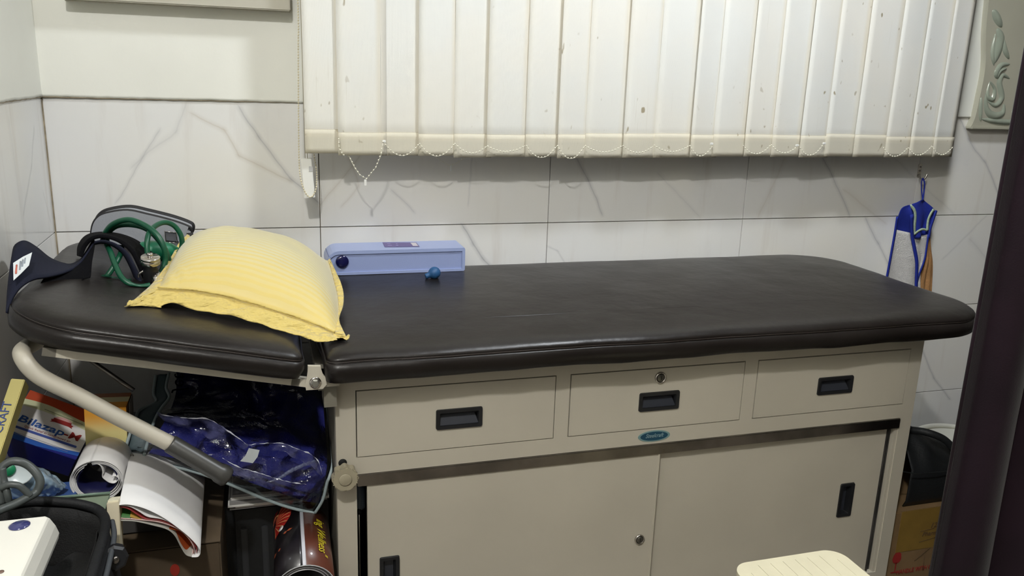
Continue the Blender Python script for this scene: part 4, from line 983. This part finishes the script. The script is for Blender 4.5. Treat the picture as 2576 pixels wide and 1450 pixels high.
P = cs([(424, 1331), (455, 1339), (476, 1362), (486, 1386), (482, 1400)], 5, Yq+.006); P2 = cs([(424, 1331), (441, 1348), (456, 1376), (468, 1396), (482, 1401)], 5, Yq+.006)
sheet('printed_page', [[a_.lerp(b_, k/8)+Vector((0, .03*math.sin(math.pi*k/8), 0)) for a_, b_ in zip(P, P2)] for k in range(9)], mat('orange_page', (186, 88, 40), .5, var=.3, vscale=18), ca)
cal('printed_page', [(300, 1306), (318, 1309), (328, 1310)], mat('green_page', (52, 120, 44), .5, var=.2, vscale=60), .006)
cal('printed_page', [(326, 1306), (342, 1310), (358, 1313)], mat('yellow_page', (190, 150, 50), .5, var=.2, vscale=60), .006)

# medicine carton
mc = root('medicine_carton', (-.51, -.5, .6), 'white and blue medicine carton with blue and red lettering beside the yellow carton', 'carton')
Mx, W_, H_ = quad((76, 982), (250, 1044), (27, 1102), (-.47, -.475, -.555), .07)
m_or, m_wt, m_b1, m_b2 = mat('orange_red_card', (176, 66, 30), .5), mat('white_card', (214, 212, 212), .45), mat('mid_blue_card', (30, 84, 168), .45), mat('deep_blue_card', (24, 30, 122), .4)
lbox('carton_body', Mx, (0, 0, -.065), (W_, H_, 0), m_b2, mc, .001)
wv = lambda x: .10+.08*(1-x)  # fractions
ys = lambda f: f*H_
xs = lambda f: f*W_
top_c = [(xs(i/10), ys(.80+.04*math.sin(i/10*5)-.02*i/10)) for i in range(11)]; bot_c = [(xs(i/10), ys(.13-.06*math.sin(i/10*2.6)+.05*i/10)) for i in range(11)]
lpoly('orange_band', Mx, [(0, H_), (0, ys(.79))]+top_c[1:]+[(W_, H_)], m_or, mc, .0006)
lpoly('white_field', Mx, top_c[::-1]+bot_c, m_wt, mc, .0006)
lpoly('pale_green_band', Mx, top_c[::-1]+[(xs(i/10), ys(.66-.06*(i/10)**2+.03*math.sin(i/10*4))) for i in range(11)], mat('pale_olive_card', (196, 198, 160), .5), mc, .0008)
lpoly('blue_band', Mx, bot_c[::-1]+[(0, ys(.0)), (xs(.45), ys(-.0)), (W_, ys(.07))], m_b1, mc, .0007)
TL_ = Mx @ Matrix.Translation((0, 0, .0012))
m_bl, m_rd = mat('blue_letters', (34, 78, 150), .5), mat('dark_red_letters', (136, 28, 26), .5)
text('brand_lettering', 'Bilazap', H_*.19, TL_ @ Matrix.Translation((xs(.375), ys(.40), 0)), m_bl, mc, sx=1.5, bold=.0003, shear=.1)
text('brand_lettering', '-M', H_*.19, TL_ @ Matrix.Translation((xs(.80), ys(.40), 0)), m_rd, mc, sx=1.35, bold=.0003, shear=.1)
text('small_lettering', 'Quick Relief in compressed air', H_*.055, TL_ @ Matrix.Translation((xs(.5), ys(.285), 0)), mat('red_small_letters', (170, 110, 110), .5), mc, sx=1.15) 
lpoly('blue_line', Mx, [(xs(.08)+x, ys(.20)+y) for x, y in [(0, .0), (xs(.84), 0), (xs(.85), ys(.022)), (xs(.84), ys(.045)), (0, ys(.045)), (-xs(.01), ys(.022))]], mat('line_blue', (56, 76, 150), .5), mc, .0014)
for yy in (.09, .12): lpoly('fine_line', Mx, [(xs(.1), ys(yy)), (xs(.85), ys(yy-.01)), (xs(.85), ys(yy-.004)), (xs(.1), ys(yy+.006))], mat('grey_line', (140, 140, 150), .5), mc, .0014)
rb = [(xs(.44), ys(.585)), (xs(.47), ys(.60)), (xs(.47), ys(.63)), (xs(.72), ys(.63)), (xs(.72), ys(.60)), (xs(.76), ys(.585)), (xs(.74), ys(.56)), (xs(.76), ys(.53)), (xs(.70), ys(.55)), (xs(.5), ys(.55)), (xs(.44), ys(.53)), (xs(.46), ys(.56))]
lpoly('ribbon_mark', Mx, rb, m_rd, mc, .0014)
lpoly('ribbon_arch', Mx, [(xs(.6+.12*math.cos(i*math.pi/10)), ys(.63+.06*math.sin(i*math.pi/10))) for i in range(11)], mat('faded_pink', (196, 150, 148), .5), mc, .0013)
lpoly('caption_line', Mx, [(xs(.3), ys(.72)), (xs(.86), ys(.68)), (xs(.86), ys(.69)), (xs(.3), ys(.73))], mat('dark_olive_print', (110, 112, 90), .5), mc, .0015)

# yellow carton
yc = root('yellow_carton', (-.56, -.55, .6), 'tall narrow yellow carton with blue lettering leaning on the left wall', 'carton')
ta, ba = at(63, 955, Y=-.565), at(-2, 1150, Y=-.665)
dn = (ba-ta).normalized(); L_ = (ba-ta).length+.06
m_ye = mat('yellow_card', (216, 204, 128), .55, var=.05, vscale=12)
fx = Vector((1, 0, 0)); fx = (fx-dn*fx.dot(dn)).normalized(); nrm = fx.cross(-dn)
My = Matrix(((fx.x, -dn.x, nrm.x, ta.x), (fx.y, -dn.y, nrm.y, ta.y), (fx.z, -dn.z, nrm.z, ta.z), (0, 0, 0, 1)))
wy = min(.036, ta.x-(XL+.004)-.0)
lbox('carton_body', My, (-.022, -L_*.90, -.028), (0, 0, 0), m_ye, yc, .0012)
text('lettering', 'CRAFT', .020, My @ Matrix.Translation((-.0135, -.072, .0012)) @ Matrix.Rotation(math.pi/2, 4, 'Z'), mat('blue_carton_letters', (62, 84, 150), .5), yc, sx=.95)
lpoly('blue_mark', My @ Matrix.Rotation(math.pi/2, 4, 'Y'), [(.02, -.14), (.03, -.13), (.034, -.15), (.024, -.155)], mat('faded_blue_mark', (80, 96, 140), .5), yc)

# orange box
ob = root('orange_yellow_box', (-.4, -.5, .6), 'small orange and yellow printed box resting on the white paper roll', 'box')
Mo, W2, H2 = quad((211, 1029), (317, 1025), (214, 1124), (-.565, -.565, -.565), .1)
def grad(name, c0, c1, axis, a, b, M_inv, rough=.45):
    m = mat(name, c0, rough); t = mat.last
    n_ = t.noise(14, 3); mpn = t.sep(); v = mpn['XYZ'.index(axis)] if not isinstance(axis, int) else mpn[axis]
    f = t.math('ADD', t.ramp(v, a, b, 0, 1), t.math('MULTIPLY', t.math('SUBTRACT', n_, .5), .5), None, True); t.link(t.mix(f, hexc(*c0), hexc(*c1)), t.b.inputs['Base Color']); return m
bz = (Mo @ Vector((0, 0, 0))).z
lbox('box_body', Mo, (0, 0, -.07), (W2, H2, 0), grad('orange_to_cream_print', (228, 216, 150), (222, 150, 34), 'Z', bz+H2*.25, bz+H2*.85, None), ob, .001)
m_tp = mat('dark_orange_top', (150, 84, 26), .5); m_cr = mat('cream_top_band', (206, 196, 150), .5); m_or2 = mat('amber_top_band', (206, 138, 34), .5)
for y_a, y_b, mm in ((-.07, -.050, m_tp), (-.050, -.026, m_cr), (-.026, -.001, m_or2)):
    mesh('top_print', [Mo @ Vector((x, H2+.0006, z)) for x, z in ((0, y_a), (W2, y_a), (W2, y_b), (0, y_b))], [(0, 1, 2, 3)], mm, ob)
mesh('side_print', [Mo @ Vector((W2+.0006, y, z)) for y, z in ((0, -.07), (0, 0), (H2, 0), (H2, -.07))], [(0, 1, 2, 3)], mat('brown_side_card', (110, 74, 44), .6), ob)
lbox('open_flap', Mo, (W2+.002, H2*.5, -.066), (W2+.003, H2*1.0, -.02), mat('grey_card_flap', (120, 110, 100), .6), ob)

# ------------------------------------------------------------------ clear zip bag with a blue blanket
zb_ = root('zip_bag_with_blanket', (-.2, -.45, .65), 'clear plastic zip bag holding a folded royal blue blanket under the headrest', 'bag')
ROWS = [([(425, 925), (560, 930), (700, 940), (815, 955)], -.335), ([(424, 985), (560, 985), (700, 985), (822, 1000)], -.40), ([(410, 1028), (560, 1030), (690, 1050), (829, 1075)], -.455), ([(398, 1042), (500, 1048), (600, 1078), (700, 1098), (780, 1115), (833, 1140)], -.515),
        ([(385, 1070), (500, 1085), (600, 1128), (700, 1150), (780, 1170), (836, 1170)], -.555), ([(350, 1110), (480, 1135), (580, 1170), (700, 1205), (780, 1225), (828, 1210)], -.575), ([(325, 1132), (440, 1160), (560, 1198), (680, 1238), (760, 1262), (812, 1248)], -.570), ([(313, 1145), (420, 1167), (540, 1203), (660, 1252), (730, 1276), (790, 1291)], -.562)]
def baggrid(nu, nv, off, amp, fq, seed, sharp=False, inset=0):
    cols = [resamp(smoothpts([at(x, y, Y=Y) for x, y in r], 6), nu) for r, Y in ROWS]
    g = [resamp(smoothpts([cols[k][i] for k in range(len(ROWS))], 6), nv) for i in range(nu)]
    out = []
    for j in range(nv):
        r = []
        for i in range(nu):
            u, v = i/(nu-1), j/(nv-1)
            p = g[i][j].copy(); e = min(1, min(u, 1-u, 1-v)*9)
            q = n3(u*fq*1.6+seed, v*fq, seed); 
            if sharp: q = (1-abs(n3(u*fq*1.3+v*3+seed, v*fq*1.2-u*2, seed))*2.2)
            p += Vector((0, -1, .45))*(off*e+amp*q*(.25+.75*e)); r.append(p)
        out.append(r)
    return out
m_bln = mat('royal_blue_blanket', (17, 21, 112), .8, sheen=.15, bump=.3, bscale=300, var=.12, vscale=8)
g = baggrid(70, 60, -.010, .0055, 3.0, 5)
def crop(g, a, b, c, d): return [r[c:d] for r in g[a:b]]
bkk = sheet('blanket', crop(g, 0, 52, 3, 68), m_bln, zb_)
g2 = [[p+Vector((0, .10*math.sin(math.pi*min(1, j/51)), -.02)) for p in r] for j, r in enumerate(crop(g, 0, 52, 3, 68))]
sheet('blanket_back', g2, m_bln, bkk)
def film():
    m = bpy.data.materials.new('clear_plastic_film'); m.use_nodes = True; t = NT(m); t.n.remove(t.n['Principled BSDF']); out = t.n['Material Output']
    tr = t.new('ShaderNodeBsdfTransparent'); tr.inputs[0].default_value = (.90, .93, .95, 1); gl_ = t.new('ShaderNodeBsdfGlossy'); gl_.inputs['Roughness'].default_value = .07
    fr_ = t.new('ShaderNodeFresnel'); fr_.inputs[0].default_value = 1.55; mx = t.new('ShaderNodeMixShader')
    bp_ = t.new('ShaderNodeBump'); bp_.inputs['Strength'].default_value = .5; bp_.inputs['Distance'].default_value = .01
    t.link(t.noise(34, 4, None, .6), bp_.inputs['Height']); t.link(bp_.outputs[0], gl_.inputs['Normal']); t.link(bp_.outputs[0], fr_.inputs['Normal'])
    f = t.math('ADD', t.math('MULTIPLY', fr_.outputs[0], 1.3), .02, None, True)
    t.link(f, mx.inputs[0]); t.link(tr.outputs[0], mx.inputs[1]); t.link(gl_.outputs[0], mx.inputs[2]); t.link(mx.outputs[0], out.inputs[0]); return m
M['film'] = film()
gf = baggrid(90, 80, .010, .009, 5.5, 2, sharp=True)
sheet('plastic_film', gf, M['film'], zb_)
m_bd = mat('grey_green_binding', (150, 164, 166), .5); 
def edge_of(pts, Y, r=.0032, m=m_bd, nm='binding'): tube(nm, [at(x, y, Y=Y[i] if isinstance(Y, list) else Y) for i, (x, y) in enumerate(pts)], r, m, zb_, n=5, seg=8)
edge_of([(313, 1146), (420, 1169), (540, 1204), (660, 1254), (730, 1278), (792, 1292)], [-.566]*6)
edge_of([(792, 1292), (812, 1258), (823, 1215), (829, 1200), (837, 1165), (833, 1110), (828, 1060), (820, 1000)], [-.566, -.575, -.58, -.58, -.56, -.51, -.47, -.42])
edge_of([(425, 940), (418, 975), (426, 1000), (408, 1025), (392, 1052), (378, 1090), (362, 1148)], [-.37, -.40, -.43, -.47, -.51, -.56, -.58], .003)
edge_of([(392, 945), (386, 990), (392, 1012), (352, 1032), (342, 1050), (326, 1095), (312, 1142)], [-.37, -.40, -.43, -.47, -.51, -.56, -.57], .003)
strip('zip_band', [at(x, y, Y=Y+.003) for x, y, Y in ((392, 945, -.37), (386, 990, -.40), (392, 1012, -.43), (352, 1032, -.47), (342, 1050, -.51), (326, 1095, -.56), (312, 1142, -.57))],
      [at(x, y, Y=Y+.003) for x, y, Y in ((425, 940, -.37), (418, 975, -.40), (426, 1000, -.43), (408, 1025, -.47), (392, 1052, -.51), (378, 1090, -.56), (362, 1148, -.58))], 40, 3, .003, 1, mat('slate_zip_band', (72, 88, 92), .6), zb_)
q = at(333, 1158, Y=-.585); tube('zip_pull', [q+Vector((0, 0, .012)), q+Vector((.004, -.002, 0)), q+Vector((0, -.002, -.014)), q+Vector((-.004, -.002, 0))], .0013, M['steel'], zb_, n=5, seg=6, closed=True)
tg = [at(*p, Y=-.598) for p in [(626, 1128), (653, 1133), (648, 1150), (636, 1166), (604, 1161), (618, 1146)]]
mesh('white_tag', tg, [(0, 1, 2, 3, 4, 5)], mat('white_fabric_tag', (190, 196, 198), .6), zb_)
text('faint_lettering', 'Jet', .036, None, mat('faint_blue_letters', (60, 70, 120), .5), zb_, bend=(lambda o_: (lambda p: o_+Vector((p.y, -.001, p.x))))(at(455, 962, Y=-.42)))
bm = bmesh.new(); P = smoothpts([at(x, y, Y=-.605) for x, y in [(670, 1214), (700, 1205), (730, 1186), (760, 1172), (792, 1160)]], 8)
bm_tube(bm, [p+Vector((0, .0012*n3(i*.6, 0, 0), .0025*n3(i*.7, 2, 0))) for i, p in enumerate(P)], lambda s: .0008+.003*math.sin(s*2.6), 6); link('crumpled_seam', fin(bm), mat('milky_plastic', (110, 118, 150), .12, alpha=.55, coat=1), zb_)

m_ff = mat('fold_reflections', (84, 86, 128), .08, alpha=.5, coat=1, spec=.9); mat.last.link(mat.last.ramp(mat.last.noise(26, 3), .42, .68, .03, .75), mat.last.b.inputs['Alpha']); NR = random.Random(5)  # pale grey-blue with patchy alpha paints reflections onto the film folds
def fold(top, bot, amp=.006):
    A_2, B_2 = resamp(smoothpts([at(x, y, Y=Y) for x, y, Y in top], 5), 36), resamp(smoothpts([at(x, y, Y=Y) for x, y, Y in bot], 5), 36); k0 = NR.random()*20
    sheet('film_fold', [[A_2[i].lerp(B_2[i], k/8)+Vector((0, -.004-amp*abs(n3(i*.23+k0, k*.35, 3)), amp*.8*n3(i*.3, k*.4+k0, 7))) for i in range(36)] for k in range(9)], m_ff, zb_)
    bm = bmesh.new(); bm_tube(bm, [p+Vector((0, -.005-.002*abs(n3(i*.5, k0, 1)), .002*n3(i*.4, k0, 4))) for i, p in enumerate(A_2)], lambda s_: max(.00005, .0022*n3(s_*14, k0, 2)+.0005), 6); link('ridge_highlight', fin(bm), mat('ridge_highlight', (225, 228, 240), .1, alpha=.85, coat=1), zb_, True)  # broken whitish tube paints the highlight along the fold's ridge
fold([(394, 1036, -.545), (420, 1044, -.550), (470, 1050, -.555), (520, 1052, -.56), (560, 1072, -.565), (600, 1100, -.57), (624, 1118, -.575)], [(420, 1062, -.57), (470, 1075, -.58), (515, 1095, -.59), (560, 1108, -.59), (590, 1120, -.59), (612, 1128, -.59), (624, 1121, -.578)])
fold([(626, 1117, -.575), (660, 1113, -.58), (710, 1113, -.585), (745, 1126, -.59), (780, 1140, -.59), (800, 1158, -.595), (810, 1190, -.60)], [(640, 1126, -.59), (670, 1140, -.60), (700, 1130, -.60), (740, 1150, -.605), (770, 1165, -.61), (792, 1180, -.61), (806, 1196, -.605)])
fold([(560, 1150, -.60), (600, 1172, -.605), (660, 1190, -.61), (720, 1208, -.615), (770, 1216, -.615)], [(560, 1180, -.60), (610, 1200, -.61), (665, 1222, -.615), (720, 1240, -.615), (765, 1246, -.61)], .004)

# ------------------------------------------------------------------ bottom-left corner
pk = root('clear_packet', (-.53, -.62, .58), 'crumpled clear packet with pale blue contents before the medicine carton', 'packet')
PX = [[(-20, 1165, -.66), (60, 1168, -.66), (110, 1178, -.655), (170, 1222, -.65)], [(-20, 1195, -.675), (50, 1195, -.69), (110, 1205, -.69), (160, 1228, -.66)], [(-20, 1230, -.675), (50, 1232, -.69), (100, 1236, -.685), (150, 1238, -.66)], [(-20, 1262, -.665), (50, 1262, -.67), (90, 1256, -.67), (130, 1250, -.66)]]
cols = [resamp(smoothpts([at(x, y, Y=Y) for x, y, Y in r], 5), 40) for r in PX]; g = [resamp(smoothpts([c[i] for c in cols], 5), 26) for i in range(40)]
g = [[g[i][j]+Vector((0, -.008*abs(n3(i*.22, j*.3, 3)), .006*n3(i*.3, j*.35, 8))) for i in range(40)] for j in range(26)]
m_pk = mat('pale_blue_packet', (150, 176, 196), .18, coat=1, var=.3, vscale=26); sheet('packet_film', g, m_pk, pk)
q = at(22, 1182, Y=-.70); lathe('green_cap', [(.0005, 0), (.009, 0), (.011, .003), (.009, .006)], frame_m(q, (0, -1, .3)), mat('green_plastic_cap', (20, 120, 78), .4), pk, seg=18)
lathe('white_round_lid', [(.0005, 0), (.020, 0), (.021, .003), (.019, .004), (.017, .002), (.0005, .002)], frame_m(at(50, 1187, Y=-.70), (0, -1, .35)), mat('translucent_lid', (196, 206, 208), .25), pk, seg=30)
nb = root('blue_notebook', (-.5, -.65, .53), 'flat blue notebook lying under the clear packet by the black bag', 'notebook')
a, b = at(60, 1226, Y=-.66), at(192, 1246, Y=-.66)
box('cover', (-.575, -.70, b.z-.014), (b.x, -.61, b.z+.002), mat('mid_blue_cover', (58, 90, 152), .5), nb, bev=.001); box('page_block', (-.573, -.6985, b.z-.012), (b.x-.001, -.6115, b.z), m_pa, nb)
gp = root('pale_green_glass_plate', (-.45, -.72, .53), 'small pale green glass plate standing at the rim of the black bag', 'glass plate')
ga = [at(*p, Y=-.725) for p in [(125, 1253), (277, 1240), (268, 1285), (150, 1300)]]
mesh('plate', ga+[p+Vector((0, .004, 0)) for p in ga], [(0, 1, 2, 3), (4, 5, 6, 7), (0, 1, 5, 4), (1, 2, 6, 5), (2, 3, 7, 6), (3, 0, 4, 7)], mat('pale_green_glass', (172, 190, 166), .2), gp)
tube('plate_rim', [p+Vector((0, -.001, 0)) for p in (ga[0], ga[1], ga[2])], .0024, mat('grey_green_rim', (108, 128, 112), .3), gp, n=0, seg=8)
cc = root('cream_pill_box', (-.38, -.72, .5), 'narrow cream box wedged between the black bag and the rolled calendar', 'box')
Mc, W3, H3 = quad((268, 1266), (299, 1263), (262, 1365), (-.745, -.745, -.76), .03); lbox('box_body', Mc, (0, -.02, -.03), (W3, H3, 0), mat('cream_card', (206, 196, 170), .6), cc, .001)
lbox('box_flap', Mc, (.001, H3, -.028), (W3-.001, H3+.002, -.004), mat('pale_cream_flap', (222, 216, 190), .6), cc)

bg = root('black_open_bag', (-.5, -.85, .45), 'open black fabric bag at the bottom left holding the white device', 'bag')
m_bg = mat('charcoal_bag_cloth', (24, 25, 27), .65, spec=.3, bump=.4, bscale=220, var=.2, vscale=10); m_mesh = mat('dark_mesh_lining', (36, 36, 36), .8, spec=.2, bump=.6, bscale=400, var=.25, vscale=12)
rim_px = [(-40, 1300, -.72), (20, 1272, -.735), (80, 1262, -.74), (150, 1263, -.745), (205, 1270, -.75), (245, 1283, -.76), (264, 1306, -.79), (262, 1345, -.84), (246, 1400, -.90), (228, 1460, -.96), (212, 1520, -1.02)]
RP = resamp(smoothpts([at(x, y, Y=Y) for x, y, Y in rim_px], 6), 60); RP = [Vector((max(p.x, XL+.012), p.y, p.z)) for p in RP]
bm = bmesh.new(); bm_tube(bm, RP, .0075, 10); link('bag_rim', fin(bm), m_bg, bg, True)
RI = [p+Vector((-.010 if i > 30 else 0, -.008 if i < 36 else 0, -.006)) for i, p in enumerate(RP)]
sheet('bag_lining', [[p+Vector((-.02*k/5*(i > 26), -.015*k/5*(i < 36), -.11*k/5)) + Vector((0, .003*n3(i*.3, k, 2), .0)) for i, p in enumerate(RI)] for k in range(6)], m_mesh, bg, thick=.002)
OUT = [p+Vector((.006 if i > 34 else 0, .006 if i < 36 else 0, 0)) for i, p in enumerate(RP)]
zfl = zt1+.02
sheet('bag_side', [[Vector((p.x+(.018*math.sin(k/6*2.4) if i > 32 else 0), p.y, p.z-(p.z-.30)*k/6)) for i, p in enumerate(OUT)] for k in range(7)], m_bg, bg, thick=.003)
fl = []
for j in range(14):
    y = -.775-.30*j/13; xr_ = None
    for a_, b_ in zip(RP, RP[1:]):
        if (a_.y-y)*(b_.y-y) <= 0 and a_.x > -.48: xr_ = a_.x
    xr_ = (xr_ or (-.41 if j < 2 else -.40))-.022
    fl.append([Vector((XL+.012+(xr_-XL-.012)*i/15, y, .512+.012*n3(i*.35, j*.4, 6)+.03*abs(i/15-.5))) for i in range(16)])
sheet('folded_lining', fl, m_mesh, bg)
tube('side_piping', [at(x, y, Y=Y) for x, y, Y in [(282, 1312, -.79), (287, 1350, -.83), (276, 1410, -.89), (262, 1470, -.95)]], .004, mat('dark_grey_piping', (70, 74, 78), .4), bg, n=6, seg=8)
q = at(286, 1402, Y=-.86); lathe('strap_buckle', [(.018, -.012), (.020, -.008), (.020, .008), (.016, .012)], frame_m(q, (.3, -1, .2)), M['black'], bg, seg=8, smooth=False)
lathe('buckle_pin', [(.006, .012), (.006, .016), (.004, .018)], frame_m(q, (.3, -1, .2)), M['steel'], bg, seg=14)
# support of the bag
c3 = root('grey_carton', (-.46, -.86, 0), 'grey carton carrying the open black bag at the bottom left', 'carton')
box('carton_body', (-.586, -1.06, .002), (-.40, -.712, .298), mat('grey_board', (110, 108, 104), .8), c3, bev=.003)
box('carton_tape', (-.50, -1.0615, .05), (-.46, -1.06, .299), m_tape, c3)

wd = root('white_medical_device', (-.52, -.95, .6), 'white plastic device case with round navy button at the bottom left corner', 'device')
Yw = -.862
p = at(121, 1299, Y=Yw); zw = p.z; xw = p.x
m_wd = mat('white_device_plastic', (238, 236, 226), .32)
def dev(x0, x1, d, z): return [(x0-0*d, Yw+d), (x1+d, Yw+d), (x1+d, -1.12), (x0, -1.12)]
bm = bmesh.new(); rings = []
for d, z in ((-.002, zw+.0008), (0, zw), (.0022, zw-.003), (.0075, zw-.018), (.0105, zw-.032), (.009, zw-.040), (-.004, zw-.044)):
    rings.append([bm.verts.new((x, y, z)) for x, y in ((XL+.003, Yw+d), (xw-.004+d, Yw+d), (xw+d, Yw-.004+d*.9), (xw+d, -1.12), (XL+.003, -1.12))])
for A, B in zip(rings, rings[1:]):
    for i in range(5): bm.faces.new((A[i], A[(i+1) % 5], B[(i+1) % 5], B[i]))
bm.faces.new(rings[0]); bm.faces.new(rings[-1][::-1]); link('device_body', fin(bm), m_wd, wd)
q = at(49, 1323, Z=zw+.001); lathe('round_button', [(.0138, 0), (.0136, .0012), (.010, .0026), (.004, .0034), (.0005, .0036)], frame_m(q, (0, 0, 1)), mat('navy_device_button', (52, 56, 110), .15, coat=1), wd, seg=32)
q = at(2, 1440, Z=zw+.001); lathe('small_screw', [(.004, 0), (.004, .0006)], frame_m(q, (0, 0, 1)), mat('brown_screw', (120, 96, 84), .5), wd, seg=14)
tb = root('grey_rubber_hose', (-.55, -.8, .62), 'grey rubber hose looped above the white device at the left edge', 'hose')
m_hs = mat('grey_green_hose', (72, 77, 76), .42, var=.1, vscale=20)
def hz(pts, r=.0056): return tube('hose', [Vector((max(v.x, XL+.007), v.y, v.z)) for v in (at(x, y, Y=Y) for x, y, Y in pts)], r, m_hs, tb, n=8, seg=14)
hz([(3, 1268, -.80), (1, 1215, -.79), (4, 1180, -.78), (25, 1163, -.775), (48, 1162, -.775), (72, 1172, -.775), (92, 1192, -.78), (101, 1214, -.785), (92, 1238, -.79), (70, 1252, -.80), (40, 1268, -.81), (10, 1280, -.82), (-12, 1290, -.83)], .0062)
hz([(2, 1228, -.80), (22, 1220, -.80), (45, 1222, -.80), (62, 1234, -.80), (76, 1248, -.80)], .005)
tube('hose', [at(6, 1178, Y=-.785), at(10, 1210, Y=-.79), at(18, 1240, Y=-.80), at(22, 1262, Y=-.80)], .005, m_hs, tb, n=5, seg=12)
lathe('hose_fitting', [(.004, 0), (.0075, .002), (.0075, .01), (.004, .012)], frame_m(Vector((XL+.012, -.80, at(6, 1250, Y=-.80).z)), (.3, -1, .1)), mat('white_fitting', (236, 236, 236), .3), tb, seg=16)

# ------------------------------------------------------------------ settle the soft things on the couch surface
def settle(r, lift=.0075, depth=.02):
    bpy.context.view_layer.update()
    def kids(o):
        for c_ in o.children: yield c_; yield from kids(c_)
    for o in kids(r):
        for v in o.data.vertices:
            p = v.co
            if r is bp and p.x < -.46: continue
            if -.70 < p.y < -.02:
                xe = HP.x+.978*(-.34-math.sqrt(max(0, .13**2-max(0, abs(p.y+.36)-.20)**2)))-.008
                if xe < p.x < -.06: zm = HP.z-(p.x-HP.x)*.212+lift
                elif p.x >= -.06: zm = .800+lift
                else: continue
                if zm-depth < p.z < zm: p.z = zm
for r, d_ in ((pw, .06), (bp, .03), (zc, .08)): settle(r, depth=d_)
for o in zb_.children_recursive:
    for v in o.data.vertices: v.co.x = min(v.co.x, XA-.003)
